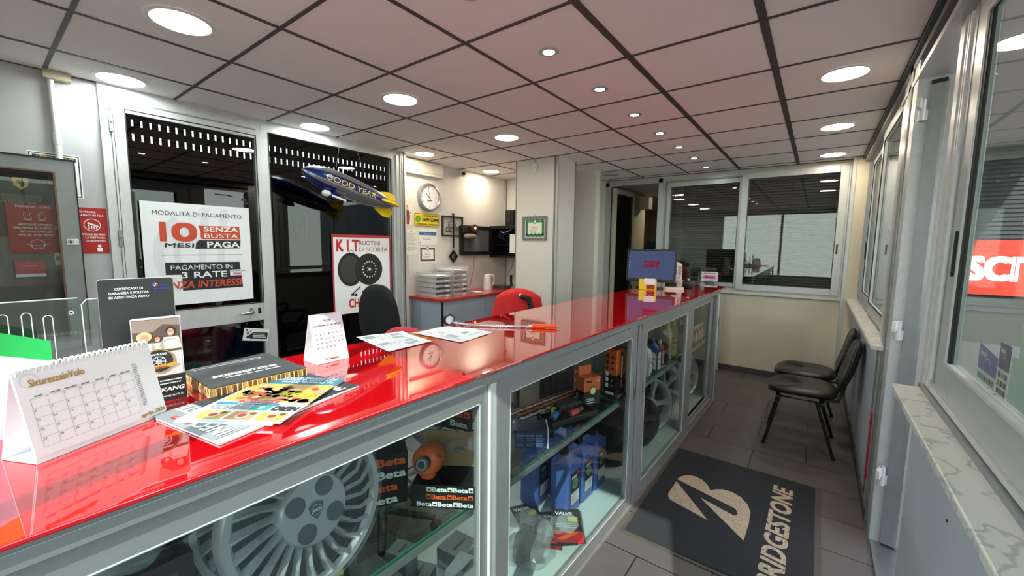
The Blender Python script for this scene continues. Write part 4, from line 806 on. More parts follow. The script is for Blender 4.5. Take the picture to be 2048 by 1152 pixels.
for c, a, b in ((c1, -1.36, 1.396), (c2, 1.402, 3.6)):
    s = MB(CM).box((-.42, a, SHZ-.008), (-.06, b, SHZ), CABG).build('shelf', c); MB(CM).box((-.0605, a, SHZ-.0082), (-.0585, b, SHZ+.0002), GEDGE).box((-.4215, a, SHZ-.0082), (-.4195, b, SHZ+.0002), GEDGE).build('shelf_edge', s)
    m = MB(CM); m.box((-.075, a, SHZ-.04), (-.058, b, SHZ-.012), CF); m.box((-.42, a, SHZ-.03), (-.405, b, SHZ-.012), CF)
    for y in (a+.05, (a+b)/2, b-.06): m.box((-.61, y, SHZ-.03), (-.06, y+.012, SHZ-.014), CF)
    m.build('shelf_bracket', s)
# ---- goods inside (local counter coordinates)
def CL(x, y, z=SHZ+.0005, rz=0): return CM @ TR(x, y, z) @ RZ(rz)
def cthing(name, label, cat, x, y, z, group=None):
    return thing(name, label, cat, tuple(CM @ V(x, y, z)), group=group)
SILV = mat('silver_wheel_paint', (186, 186, 190), .3, .4, noise=.04); SILD = mat('dark_wheel_recess', (20, 21, 24), .5, .3)
WRAP = film('clear_wrapping_film', (225, 232, 236), .07, .12)
def cover(x, y, z, R_, tilt, yaw, label, wrap=True, nsp=24, logo=True, mt=SILV, group=None):
    t = cthing('wheel_cover', label, 'wheel cover', x, y, SHZ, group)
    B = CM @ TR(x, y, z) @ RZ(yaw) @ RY(PI/2-tilt)    # local z: face normal
    m = MB(B); m.lathe([(R_*.86, -.002), (R_*.9, .012), (R_*.97, .012), (R_, .0), (R_*1.0, -.03), (R_*.96, -.035), (R_*.86, -.02)], mt, 56); m.lathe([(0, .03), (R_*.40, .028), (R_*.43, .020), (R_*.44, -.005)], mt, 40); m.build('rim', t)
    m = MB(B)
    for i in range(nsp):
        a = 2*PI*i/nsp; c, s = math.cos(a), math.sin(a); tw = .13; r0, r1 = R_*.36, R_*.93
        p = []
        for r_, h, wd_, o in ((r0, .02, .009, 0), (r0+(r1-r0)*.5, .032, .0065, .06), (r1, .012, .013, .18)):
            ca, sa = math.cos(a+o), math.sin(a+o); q = (-sa, ca)
            p += [(r_*ca-q[0]*wd_, r_*sa-q[1]*wd_, h-.022), (r_*ca, r_*sa, h), (r_*ca+q[0]*wd_, r_*sa+q[1]*wd_, h-.01)]
        m.add(p, [(0, 1, 4, 3), (1, 2, 5, 4), (3, 4, 7, 6), (4, 5, 8, 7)], mt)
    m.build('spokes', t)
    MB(B).lathe([(0, -.03), (R_*.95, -.03)], SILD, 40).build('backing', t)
    for i in range(4):
        a = PI/4+PI*i/2+.25; MB(B).cyl((R_*.27*math.cos(a), R_*.27*math.sin(a), .02), (R_*.27*math.cos(a), R_*.27*math.sin(a), .0325), R_*.115, mat('grey_lug_cap', (74, 76, 80), .5), 20).build('lug_cap', t)
    if logo:
        sh = [(-.5, .35), (-.25, .5), (0, .58), (.25, .5), (.5, .35), (.45, -.1), (.25, -.4), (0, -.62), (-.25, -.4), (-.45, -.1)]
        k = R_*.22; Bt = B @ RZ(PI/2)
        m = MB(Bt); m.prism([(a*k, b*k) for a, b in sh], .026, .031, SILV); m.prism([(a*k*.84, b*k*.84) for a, b in sh], .031, .032, mat('grey_lug_cap', (74, 76, 80))); m.ring(0, 0, k*.26, k*.3, SILV, 82); m.text('LANCIA', 0, -.004, .008, WHI, 84, 'c', w=k*.6, bold=.02); m.build('badge', t)
    if wrap:
        m = MB(B); m.lathe([(0, .04), (R_*.5, .042), (R_*.98, .025), (R_*1.05, -.005), (R_*1.04, -.03)], WRAP, 40)
        for k_ in range(5):
            a = PI*.8+.12*k_; m.tube([(R_*1.03*math.cos(a+q*.1), R_*1.03*math.sin(a+q*.1), .02-.006*k_+.004*math.sin(q*2)) for q in range(9)], .0008, WRAP, 4)
        m.build('wrapper', t)
    return t
cover(-.16, -.462, .915, .208, .18, .05, 'large silver multi-spoke wheel cover with a shield badge, wrapped in film behind the near glass')
cover(-.255, -.50, .912, .206, .18, .05, 'wrapped wheel cover mostly hidden behind the large silver one', wrap=True, logo=False)
DBOX = mat('dark_maroon_card', (66, 54, 58), .5, noise=.1)
tag(MB(CL(-.24, -.85, SHZ+.001)).box((-.09, -.16, 0), (.04, .15, .22), DBOX).rect(-.07, -.13, .02, .12, mat('maroon_card_print', (94, 80, 86), .4), 555).add([(.0405, -.13, .03), (.0405, .12, .03), (.0405, .12, .19), (.0405, -.13, .19)], [(0, 1, 2, 3)], mat('maroon_card_print', (94, 80, 86), .4)).build('storage_box', bevel=.002), 'dark maroon box on the glass shelf at the bottom left of the picture', 'box')
def crumple(mb, M, rx, ry, rz_, mt, seed, n=26, k=16, amp=.28):
    r_ = random.Random(seed); ph = [(r_.uniform(2, 7), r_.uniform(2, 7), r_.uniform(0, 6), r_.uniform(.3, 1)) for _ in range(7)]
    def fn(u, v):
        a = 2*PI*u; b = PI*v; d = 1+amp*sum(w_*math.sin(round(p)*a+c+q*b) for p, q, c, w_ in ph)/3*math.sin(b)
        return (rx*d*math.cos(a)*math.sin(b), ry*d*math.sin(a)*math.sin(b), max(0, rz_*(1-math.cos(b)*d)))
    return mb.grid(fn, n, k, mt, M, wrap=True)
BAG = film('clear_polythene', (228, 234, 236), .22, .1)
t = cthing('plastic_bag', 'crumpled clear plastic bag around a dark part, left of the wheel cover', 'bag', -.22, -.78, SHZ+.222)
crumple(MB(), CL(-.25, -.80, SHZ+.222), .07, .15, .085, BAG, 3, 40, 24).build('film', t); crumple(MB(), CL(-.26, -.76, SHZ+.223), .05, .11, .06, BLACK, 8, amp=.15).build('contents', t)
# box with repeated lettering
KB = mat('black_printed_card', (22, 22, 24), .45, noise=.05); OR = mat('orange_printed_card', (224, 104, 36), .45, noise=.05)
def betarows(mb, M, w, h, n, seed=0, ang=.0):
    r_ = random.Random(seed); hh = h/n
    for i in range(n):
        col = (WHI, ORA)[i % 2]; x = .004-r_.random()*.03; tw = hh*2.72
        while x < w-.004:
            if x > 0 and x+hh*.7 < w: mb.rect(x, i*hh+hh*.2, x+hh*.62, i*hh+hh*.8, col, 2, M); mb.rect(x+hh*.12, i*hh+hh*.3, x+hh*.5, i*hh+hh*.55, KB, 3, M)
            if x+hh*.7 > 0 and x+hh*.7+hh*2 < w: mb.text('Beta', x+hh*.72, i*hh+hh*.2, hh*.6, col, 2, w=hh*1.9, bold=.04, M=M)
            x += tw
def betabox(name, label, Mx, a, b, c, rows=3, open_=False, cut=None):
    t = thing(name, label, 'box', tuple(Mx.to_translation()))
    m = MB(Mx)
    if open_: 
        for q in (((-a/2, -b/2, 0), (a/2, b/2, .003)), ((-a/2, -b/2, 0), (a/2, -b/2+.003, c)), ((-a/2, b/2-.003, 0), (a/2, b/2, c)), ((-a/2, -b/2, 0), (-a/2+.003, b/2, c)), ((a/2-.003, -b/2, 0), (a/2, b/2, c))): m.box(q[0], q[1], KB)
    else: m.box((-a/2, -b/2, 0), (a/2, b/2, c), KB)
    m.build('carton', t)
    m = MB(Mx)
    betarows(m, FR((-a/2, -b/2, 0), (1, 0, 0), (0, 0, 1)), a, c, rows, 1)
    betarows(m, FR((a/2, -b/2, 0), (0, 1, 0), (0, 0, 1)), b, c, rows, 2)
    if not open_: betarows(m, FR((-a/2, -b/2, c), (1, 0, 0), (0, 1, 0)), a, b, max(2, int(b/c*rows)), 3)
    m.build('lettering', t); return t
ang = math.radians(35)
tb = betabox('tool_carton', 'open black carton with white and orange lettering, holding the impact driver', CL(-.16, .02, SHZ+.001, ang), .22, .13, .08, 3, True)
MB(CL(-.16, .02, SHZ, ang)).add([(-.11, .064, .075), (.11, .064, .075), (.09, .12, .19), (-.11, .12, .19)], [(0, 1, 2, 3)], mat('kraft_card', (176, 138, 104), .8, noise=.06)).build('flap', tb)
t = cthing('impact_driver', 'orange and black pneumatic impact driver lying in the open carton', 'power tool', -.17, -.03, SHZ+.06)
B = CL(-.2, -.03, SHZ+.15, ang) ; ORP = mat('orange_tool_plastic', (222, 98, 48), .4, noise=.05)
MB(B).lathe([(0, -.07), (.03, -.068), (.05, -.05), (.054, -.02), (.05, .03), (.036, .055), (.02, .06), (.018, .075), (0, .075)], ORP, 28, RX(PI/2-.3) ).ball((0, -.01, -.05), (.028, .02, .02), ORP).build('body', t)
MB(B @ RX(PI/2-.3)).cyl((0, 0, .06), (0, 0, .095), .024, BLACK, 20).ring(0, 0, .012, .018, GREY, 240).cyl((0, 0, .09), (0, 0, .097), .012, SEAL, 12).build('nose', t)
MB(B).tube([(0, 0, -.02), (.01, .01, -.08), (.03, .01, -.13)], [.026, .022, .026], BLACK, 12).text('Beta', .0, 0, .016, BLACK, 1, M=FR((.02, -.045, .028), (1, .3, 0), (0, .3, 1))).build('handle', t)
t2 = betabox('tool_carton', 'black lettered carton lying flat behind the open one, under a clear bag', CL(-.27, .17, SHZ+.001, .5), .2, .16, .06, 2)
betabox('tool_carton', 'black lettered carton on top of the flat one, under the clear bag', CL(-.29, .19, SHZ+.062, .35), .19, .15, .055, 2)
betabox('tool_carton', 'black carton with orange lettering standing at the back by the post', CL(-.35, .3, SHZ+.119, .2), .14, .1, .09, 2)
betabox('tool_carton', 'black lettered carton leaning at the left of the impact driver', CL(-.33, -.12, SHZ+.001, -.5) @ RY(.15), .09, .14, .2, 4)
t = cthing('plastic_bag', 'small crumpled clear bag lying on the lettered cartons', 'bag', -.2, .14, SHZ+.1); crumple(MB(), CL(-.2, .13, SHZ+.119), .06, .05, .022, BAG, 15, amp=.35).build('film', t); crumple(MB(), CL(-.2, .13, SHZ+.121), .03, .03, .012, STEEL, 16).build('contents', t)
t = cthing('wire_brush', 'small round wire brush standing upside down near the post', 'brush', -.3, .33, SHZ+.21)
MB(CL(-.34, .3, SHZ+.21)).cyl((0, 0, 0), (0, 0, .04), .02, BLACK, 14).build('hub', t)
m = MB(CL(-.34, .3, SHZ+.25)); BRI = mat('steel_bristle', (170, 164, 150), .4, .7)
for i in range(40): a = rnd.random()*2*PI; r_ = .018*rnd.random()**.5; m.tube([(r_*math.cos(a), r_*math.sin(a), 0), (r_*1.8*math.cos(a), r_*1.8*math.sin(a), .04)], .001, BRI, 4)
m.build('bristles', t)
# bottom level, near bay
ZB = .1005
GBX = mat('grey_printed_carton', (122, 126, 132), .5, noise=.04)
def greybox(label, x, y, rz, a, b, c, txt, z=ZB, group=None):
    Mx = CL(x, y, z, rz); t = thing('parts_carton', label, 'box', tuple(Mx.to_translation()), group=group)
    MB(Mx).box((-a/2, -b/2, 0), (a/2, b/2, c), GBX).build('carton', t, bevel=.001)
    m = MB(Mx)
    for F_ in (FR((-a/2, -b/2, 0), (1, 0, 0), (0, 0, 1)), FR((a/2, -b/2, 0), (0, 1, 0), (0, 0, 1))):
        w_ = a if F_[0][0] > .5 else b; m.rect(0, 0, w_, c*.42, mat('pale_carton_band', (186, 194, 204), .5), 1, F_); m.rect(w_*.68, c*.22, w_*.96, c*.42, I((40, 84, 160)), 2, F_); m.text('12x', w_*.74, c*.25, c*.07, WHI, 3, M=F_); m.text(txt, w_*.08, c*.26, c*.08, WHI, 3, w=w_*.5, bold=.03, M=F_); m.lines(w_*.08, c*.06, w_*.5, c*.2, 2, GREY, 3, M=F_)
    m.poly([(-a*.02, -b*.3), (a*.1, -b*.3), (a*.08, b*.3), (a*.02, b*.36)], I((70, 74, 80)), 1, TR(0, 0, c)); m.build('label', t); return t
greybox('grey carton reading COMPACT with a blue square, bottom of the near cabinet', -.25, .21, .25, .13, .12, .16, 'COMPACT')
greybox('grey and white bulb carton with a blue square behind the lettered cartons', -.5, .07, .3, .1, .09, .2, 'LAMPS')
greybox('low grey carton between the two cabinet doors, beside the COMPACT one', -.42, .33, .1, .14, .14, .1, 'Osram')
greybox('small grey carton lying behind the black pliers packs', -.46, .13, .4, .12, .1, .08, 'Osram')
def blister(label, Mx, w, h, c0, c1, c2, txt):
    t = thing('blister_pack', label, 'blister pack', tuple(Mx.to_translation()), group=None)
    m = MB(Mx); m.box((-w/2, -h/2, 0), (w/2, h/2, .002), c0); m.rect(-w/2, -h/2, w/2, -h*.18, c1, 6); m.poly([(-w*.4, -h*.42), (w*.1, -h*.2), (w*.4, -h*.2), (-w*.2, -h*.45)], c2, 7); m.text(txt, -w*.4, h*.3, h*.09, WHI, 7, w=w*.6, bold=.03); m.lines(-w*.4, -h*.1, w*.4, h*.05, 3, WHI, 7); m.rect(w*.05, h*.1, w*.38, h*.25, YEL, 7); m.build('card', t)
    m = MB(Mx); crumple(m, TR(0, .0, .002), w*.36, h*.3, .012, BAG, 5, amp=.1); m.build('bubble', t)
    return t
DKC = mat('dark_blister_card', (44, 46, 54), .35); RDC = mat('red_blister_card', (184, 40, 44), .35)
for i, (x, y, rz, l) in enumerate([(-.12, .83, .6, 'topmost'), (-.16, .80, .75, 'second'), (-.2, .77, .5, 'third'), (-.34, .80, 1.0, 'rearmost')]):
    blister('dark and red blister pack fanned on the white cabinet floor, %s of the heap' % l, CL(x, y, ZB+.048-.016*i, rz), .15, .26, DKC, (RDC, DKC)[i % 2], OR, 'VALVE')
t = cthing('plastic_bag', 'big crumpled clear bag on the white cabinet floor beside the frame', 'bag', -.2, .58, ZB); crumple(MB(), CL(-.2, .56, ZB), .14, .15, .09, BAG, 21, 40, 24, .35).build('film', t); crumple(MB(), CL(-.2, .56, ZB+.01), .09, .1, .04, mat('grey_parts', (120, 122, 124), .4, .4), 22, amp=.4).build('contents', t)
blister('black pliers set with red label hung low in the near cabinet', CL(-.24, -.02, ZB+.082, .2) @ RX(.9), .1, .2, BLACK, RDC, WHITE, 'USAG')
blister('grinder pack with red label seen through the near glass', CL(-.42, -.3, ZB+.31, 1.2) @ RX(.35), .16, .34, DKC, mat('beige_card', (170, 160, 140), .5), RDC, 'GRIND')
tag(MB(CL(-.38, -.2, ZB)).box((-.13, -.4, 0), (.13, .15, .25), mat('smoke_grey_crate', (84, 90, 90), .5, noise=.08)).build('storage_crate', bevel=.004), 'grey crate on the floor of the near cabinet', 'crate')
# ---- blue jugs
JUG = mat('blue_fluid_plastic', (74, 100, 172), .28, noise=.06, scale=4); 
def jug():
    t = thing('fluid_jug', '', 'jug', (0, 0, 0)); W2, L2, H = .062, .074, .30
    def fn(u, v):
        x, y = superell(u, 7); k = 1
        if v < .04: k = .9+.1*v/.04
        z = H*min(1, v/.78); 
        if v > .78:
            s = (v-.78)/.22; k = 1-.72*s; z = H+.045*s; return (x*W2*k, y*L2*(1-.78*s)-.02*s, z)
        return (x*W2*k, y*L2*k, z)
    m = MB(); m.add([(0, 0, 0)], [], JUG); m.grid(lambda u, v: fn(u, v), 36, 24, JUG, wrap=True); m.poly([(superell(i/24, 7)[0]*.016, superell(i/24, 7)[1]*.016-.02) for i in range(24)], JUG, 0, TR(0, 0, H+.045)); m.build('body', t, world=False)
    MB().cyl((0, -.02, H+.04), (0, -.02, H+.072), .024, BLACK, 20).cyl((0, -.02, H+.044), (0, -.02, H+.052), .027, BLACK, 20).build('cap', t, world=False)
    m = MB(FR((W2+.0005, -.05, .06), (0, 1, 0), (0, 0, 1))); m.rect(0, 0, .1, .19, INK, 1); m.rect(.004, .004, .096, .07, LGREY, 2); m.lines(.01, .01, .09, .06, 5, GREY, 3); m.disc(.05, .12, .03, GREY, 2, 14); m.disc(.05, .12, .02, I((60, 110, 60)), 3, 12); m.rect(.07, .165, .09, .185, RED, 3); m.text('ANTIGELO', .01, .155, .014, WHI, 3, w=.055, bold=.02); m.build('label', t, world=False)
    m = MB(); m.tube([(0, .012, H+.02), (0, .035, H+.028), (0, .055, H+.012), (0, .066, H-.02)], .012, JUG, 8); m.build('handle', t, world=False); return t
j = jug(); JG = 'blue fluid jugs on the cabinet floor'
JP = [(-.235, 1.0, 0, 'nearest of the three blue jugs in the front row, with a black cap'), (-.235, 1.165, 0, 'middle blue jug of the front row, with a black cap'), (-.23, 1.325, 0, 'farthest blue jug of the front row, with a black cap'),
      (-.42, .96, .1, 'blue jug standing behind the nearest front one'), (-.41, 1.13, 0, 'blue jug standing behind the middle front one'), (-.41, 1.3, 0, 'blue jug standing behind the farthest front one')]
for i, (x, y, a, l) in enumerate(JP):
    Mx = CL(x, y, ZB, a)
    if i == 0: j.location = Mx.to_translation(); j.rotation_euler = Mx.to_euler(); j['label'] = l; j['group'] = JG; WM[j] = Mx
    else: dup(j, Mx, l, JG)
# ---- shelf of the second bay
Mx = CL(-.165, .545, SHZ+.001, math.radians(38)); t = thing('parts_carton', 'dark blue carton with white print and a white end, beside the post', 'box', tuple(Mx.to_translation()))
MB(Mx).box((-.075, -.06, 0), (.072, .06, .08), mat('navy_carton', (30, 48, 92), .45)).build('carton', t)
m = MB(Mx); m.box((.072, -.06, 0), (.078, .06, .081), WHITE); F_ = FR((-.075, -.0605, 0), (1, 0, 0), (0, 0, 1))
for a_ in range(3):
    for b_ in range(3): m.lines(.008+.044*a_, .008+.022*b_, .05+.044*a_, .026+.022*b_, 3, I((150, 170, 200)), 2, M=F_)
m.text('VALEO', 0, 0, .012, RED, 2, w=.05, M=FR((.0782, -.02, .02), (0, 1, 0), (0, 0, 1))); m.build('print', t)
Mx = CL(-.18, 1.135, SHZ+.001, math.radians(68)); t = thing('work_light_carton', 'short orange and black carton picturing a round work light, with a hanging tab', 'box', tuple(Mx.to_translation()))
m = MB(Mx); m.box((-.06, -.035, 0), (.06, .035, .085), KB); m.box((-.06, -.035, .085), (.06, .035, .165), OR); m.box((-.045, .03, .165), (.045, .033, .215), OR); m.build('carton', t)
m = MB(Mx); F_ = FR((-.06, -.0355, 0), (1, 0, 0), (0, 0, 1)); m.text('Beta', .02, .135, .015, INK, 2, bold=.03, M=F_); m.disc(.065, .085, .028, INK, 3, 8, M=F_); m.ring(.065, .085, .018, .022, YEL, 4, M=F_); m.disc(.065, .085, .017, I((236, 236, 190)), 4, 16, M=F_); m.lines(.02, .01, .1, .035, 2, WHI, 3, M=F_); m.ring(.1, .14, .007, .009, WHI, 3, M=F_); m.text('WIRELESS', .02, .035, .009, WHI, 3, bold=.02, M=F_); m.lines(.005, .02, .03, .07, 4, WHI, 3, M=FR((-.0605, .035, 0), (0, -1, 0), (0, 0, 1))); m.build('print', t)
Mx = CL(-.10, 1.34, SHZ+.001, math.radians(80)); t = thing('inspection_lamp_carton', 'tall orange and black carton picturing a bar lamp, lettered Beta up its edge', 'box', tuple(Mx.to_translation()))
m = MB(Mx); m.box((-.065, -.04, 0), (.065, .04, .15), KB); m.box((-.065, -.04, .15), (.065, .04, .30), OR); m.build('carton', t)
m = MB(Mx); F_ = FR((-.065, -.0405, 0), (1, 0, 0), (0, 0, 1)); m.rect(.045, .06, .07, .28, INK, 2, F_); m.rect(.05, .13, .065, .26, I((240, 240, 220)), 3, F_); m.rect(.05, .07, .065, .125, ORA, 3, F_); m.text('Beta 1838SW', .115, .04, .022, ORA, 3, w=.17, bold=.03, rot=PI/2, M=F_); m.rect(.09, .15, .13, .3, I((220, 130, 30)), 1, F_); m.lines(.02, .01, .1, .03, 2, WHI, 3, M=F_)
F2 = FR((-.0655, .04, 0), (0, -1, 0), (0, 0, 1))
for q in range(6): m.rect(.01, .07+.035*q, .03, .095+.035*q, INK if q > 2 else WHI, 2, F2); m.disc(.055, .082+.035*q, .01, INK if q > 2 else GREY, 2, 10, M=F2)
m.rect(.01, .03, .07, .045, WHI, 2, F2); m.build('print', t)
Mx = CL(-.33, .9, SHZ+.001, math.radians(82)); t = betabox('tool_carton', 'long narrow carton printed with rows of slanted lettering behind the torch tray', Mx, .56, .05, .05, 2)
Mx = CL(-.36, 1.12, SHZ+.001, math.radians(80)); t = thing('parts_carton', 'tall black carton picturing a grey tool, behind the orange cartons', 'box', tuple(Mx.to_translation()))
MB(Mx).box((-.12, -.05, 0), (.12, .05, .33), KB).build('carton', t); m = MB(Mx); F_ = FR((-.12, -.0505, 0), (1, 0, 0), (0, 0, 1)); m.poly([(.02, .2), (.16, .26), (.22, .25), (.1, .17)], I((90, 94, 96)), 2, F_); m.lines(.02, .28, .14, .31, 2, WHI, 2, M=F_); m.rect(.19, .04, .235, .32, ORA, 2, F_)
for q in range(5): m.rect(.2, .06+.05*q, .228, .09+.05*q, INK, 3, F_)
m.build('print', t)
t = cthing('tool_case', 'dark open tool case with chrome extension bars at the back of the shelf', 'tool case', -.4, .65, SHZ)
MB(CL(-.50, .60, SHZ-.01, .1)).box((-.06, -.26, 0), (.03, .24, .03), BLACK).box((-.07, -.26, 0), (-.05, .24, .27), BLACKM).build('case', t, bevel=.004)
MB(CL(-.34, .6, SHZ+.19, .2)).cyl((0, -.24, -.05), (.06, .26, .09), .005, CHROME, 10).cyl((.03, .02, .02), (.045, .13, .05), .011, CHROME, 12).cyl((.05, .17, .065), (.056, .21, .076), .008, CHROME, 12).build('extension_bar', t)
t = cthing('torch_tray', 'open black tray with three small torches, yellow, blue and red', 'tray', -.16, .9, SHZ)
Mx = CL(-.165, .885, SHZ+.001, math.radians(72)); m = MB(Mx); m.box((-.16, -.06, 0), (.16, .06, .008), BLACK)
for a_, b_ in (((-.16, -.06, 0), (.16, -.052, .03)), ((-.16, .052, 0), (.16, .06, .03)), ((-.16, -.06, 0), (-.152, .06, .03)), ((.152, -.06, 0), (.16, .06, .03))): m.box(a_, b_, BLACK)
m.build('tray', t, bevel=.002); MB(Mx).box((-.0, .06, .03), (.16, .15, .036), mat('graphite_lid', (78, 80, 82), .5)).build('lid', t, bevel=.002)
for i, (x, y, c, l, a) in enumerate(((-.07, .03, (206, 206, 60), 'yellow', .9), (-.1, -.01, (40, 110, 176), 'blue', .5), (.02, -.03, (206, 52, 60), 'red', .1))):
    tt = thing('pocket_torch', l+' pocket torch in the open black tray', 'torch', tuple(Mx @ V(x, y, .03)), group='small torches in the tray'); Bx = Mx @ TR(x, y, .034) @ RZ(a)
    MB(Bx).cyl((-.035, 0, 0), (.02, 0, .008), .017, mat(l+'_rubber', c, .5), 16).build('sleeve', tt); MB(Bx).cyl((.02, 0, .008), (.05, 0, .012), .019, BLACK, 16).cyl((-.05, 0, -.002), (-.035, 0, 0), .014, BLACK, 16).build('head', tt)
t = cthing('car_sponge', 'black and silver part lying on the shelf below the blue carton', 'part', -.2, .42, SHZ); crumple(MB(), CL(-.25, .36, SHZ+.001, .3), .045, .06, .02, mat('dark_chrome', (70, 72, 74), .2, .8), 4, amp=.3).build('body', t)
# ---- bottles on the far bay shelf
def bottle(name, label, x, y, body, capc, h, w, d, lab=None, txt='', neck=.012, rz=0, group=None, z=None):
    Mx = CL(x, y, (z or SHZ)+.001, rz); t = thing(name, label, 'bottle', tuple(Mx.to_translation()), group=group)
    bm = mat('bottle_%d_%d_%d' % body, body, .3, noise=.03)
    def fn(u, v):
        a, b = superell(u, 4)
        if v <= .7: k = .92+.08*min(1, v/.05); return (a*w*k, b*d*k, h*.72*v/.7)
        s = (v-.7)/.3; k = 1-(1-neck*1.0/w)*(math.sin(s*PI/2))**1.3; kd = 1-(1-neck/d)*(math.sin(s*PI/2))**1.3; return (a*w*k, b*d*kd, h*.72+h*.16*s)
    MB(Mx).grid(fn, 24, 20, bm, wrap=True).build('body', t)
    MB(Mx).cyl((0, 0, h*.87), (0, 0, h), neck+.003, mat('cap_%d_%d_%d' % capc, capc, .4), 14).build('cap', t)
    if lab:
        m = MB(Mx @ FR((w+.0008, -d*.8, h*.1), (0, 1, 0), (0, 0, 1))); W = d*1.6; H = h*.5; m.poly([(0, 0), (W, 0), (W, H*.8), (W*.8, H), (W*.2, H), (0, H*.8)], I(lab), 1); m.text(txt, W/2, H*.55, H*.14, REDD, 2, 'c', w=W*.8, bold=.04); m.disc(W/2, H*.84, H*.08, I((230, 120, 30)), 2, 12); m.lines(W*.1, H*.1, W*.9, H*.4, 4, NAVY, 2)
        m.add([], [], WHI)
        m2 = Mx @ FR((-w*.8, -d-.0008, h*.1), (1, 0, 0), (0, 0, 1)); W = w*1.6; m.M = m2; m.poly([(0, 0), (W, 0), (W, H*.8), (W*.8, H), (W*.2, H), (0, H*.8)], I(lab), 1); m.text(txt, W/2, H*.55, H*.14, REDD, 2, 'c', w=W*.85, bold=.04); m.disc(W/2, H*.84, H*.1, I((230, 120, 30)), 2, 12); m.lines(W*.1, H*.1, W*.9, H*.4, 4, NAVY, 2)
        m.build('label', t)
    return t
SHELL = (20, 74, 124)
bottle('oil_bottle', 'dark blue motor oil bottle with a white label, front of the far bay shelf', -.105, 1.99, SHELL, SHELL, .25, .05, .035, (232, 232, 236), 'HELIX')
bottle('oil_bottle', 'white and red oil bottle half hidden by the frame, left of the dark blue one', -.12, 1.87, (214, 214, 212), (40, 60, 110), .24, .045, .035, (236, 236, 232), 'HELIX')
bottle('oil_bottle', 'light grey oil bottle behind the dark blue one', -.2, 2.0, (150, 152, 156), (200, 200, 200), .27, .045, .035)
bottle('spray_can', 'red and silver spray can beside the dark blue oil bottle', -.115, 2.17, (150, 40, 44), (190, 190, 190), .2, .03, .03, (170, 168, 170), 'KIT')
bottle('additive_bottle', 'black bottle with small white marks behind the red spray can', -.12, 2.3, (40, 42, 44), (200, 200, 196), .25, .035, .03, (60, 62, 64), 'XT')
bottle('oil_bottle', 'white bottle with a yellow neck behind the others', -.13, 2.42, (206, 214, 190), (214, 190, 60), .29, .03, .028, (150, 170, 60), 'ECO')
bottle('coolant_bottle', 'pale yellow green bottle with a white cap', -.11, 2.53, (176, 188, 110), (222, 222, 220), .3, .033, .03, (200, 210, 160), 'BIO')
bottle('additive_bottle', 'black bottle with a blue and white label and white cap', -.10, 2.68, (46, 50, 56), (220, 220, 220), .28, .032, .03, (120, 150, 190), 'DPF')
bottle('coolant_bottle', 'pink bottle with a white cap, next to the black one', -.09, 2.82, (196, 110, 124), (226, 226, 226), .3, .036, .032, (206, 130, 140), 'G12')
bottle('coolant_bottle', 'second pink bottle farther back with a white cap', -.12, 2.95, (196, 110, 124), (226, 226, 226), .3, .036, .032, (206, 130, 140), 'G12')
for i, l in enumerate(('nearest', 'second', 'third', 'farthest')):
    bottle('additive_bottle', 'small red bottle with a white label behind the last glass door, %s of four' % l, -.1, 3.1+.11*i, (150, 70, 66), (210, 200, 190), .16, .025, .022, (226, 220, 210), 'STP', group='small red bottles behind the last glass door')
# ---- display wheels on the cabinet floor
def alloy(label, x, y, R_, yaw, tilt, mt, nsp=5, z=ZB, group=None):
    t = cthing('alloy_wheel', label, 'wheel', x, y, z, group); B = CM @ TR(x, y, z+R_*math.cos(tilt)+.002) @ RZ(yaw) @ RY(PI/2-tilt)
    MB(B).lathe([(R_*.84, -.09), (R_*.86, -.01), (R_*.93, .006), (R_*.99, .002), (R_, -.02), (R_*.9, -.05), (R_*.9, -.1), (R_*.98, -.13), (R_*.92, -.135), (R_*.84, -.09)], mt, 44).build('rim', t)
    m = MB(B); m.lathe([(0, .0), (.02, .004), (.045, .0), (.06, -.015), (.06, -.05)], mt, 24)
    for i in range(nsp):
        a = 2*PI*i/nsp+.3; q = (-math.sin(a), math.cos(a)); pts = []
        for r_, wd_, h in ((.04, .022, -.005), (R_*.55, .016, -.012), (R_*.9, .03, -.008)):
            cx, cy = r_*math.cos(a), r_*math.sin(a)
            pts += [(cx-q[0]*wd_, cy-q[1]*wd_, h-.03), (cx-q[0]*wd_*.7, cy-q[1]*wd_*.7, h), (cx+q[0]*wd_*.7, cy+q[1]*wd_*.7, h), (cx+q[0]*wd_, cy+q[1]*wd_, h-.03)]
        m.add(pts, [(0, 1, 5, 4), (1, 2, 6, 5), (2, 3, 7, 6), (4, 5, 9, 8), (5, 6, 10, 9), (6, 7, 11, 10)], mt)
    m.build('spokes', t); MB(B).lathe([(0, -.075), (R_*.84, -.075)], SILD, 32).build('dark_rim_disc', t); MB(B).cyl((0, 0, 0), (0, 0, .006), .02, BLACK, 16).build('centre_cap', t); return t  # plain dark disc closes the rim behind the spokes
AL1 = mat('bright_alloy', (196, 198, 202), .28, .35, noise=.03); AL2 = mat('anthracite_alloy', (70, 72, 76), .3, .4)
alloy('dark alloy wheel leaning at the front of the far bay, nearest of the wheels', -.19, 1.98, .2, -.6, .15, AL2)
alloy('bright silver alloy wheel leaning in the middle of the far bay', -.2, 2.32, .215, -.55, .12, AL1)
alloy('silver alloy wheel behind the bright one, nearer the cabinet back', -.42, 2.55, .2, -.5, .15, AL1)
alloy('silver alloy wheel standing beside the sliding stile', -.24, 2.78, .215, -.5, .15, AL1, 7)
alloy('two tone alloy wheel behind the last glass door', -.2, 3.25, .235, -.35, .12, AL1, 10)
t = cthing('tyre', 'black tyre lying against the post at the end of the blue jugs', 'tyre', -.3, 1.68, ZB)
B = CM @ TR(-.27, 1.62, ZB+.245) @ RZ(.2) @ RX(PI/2)
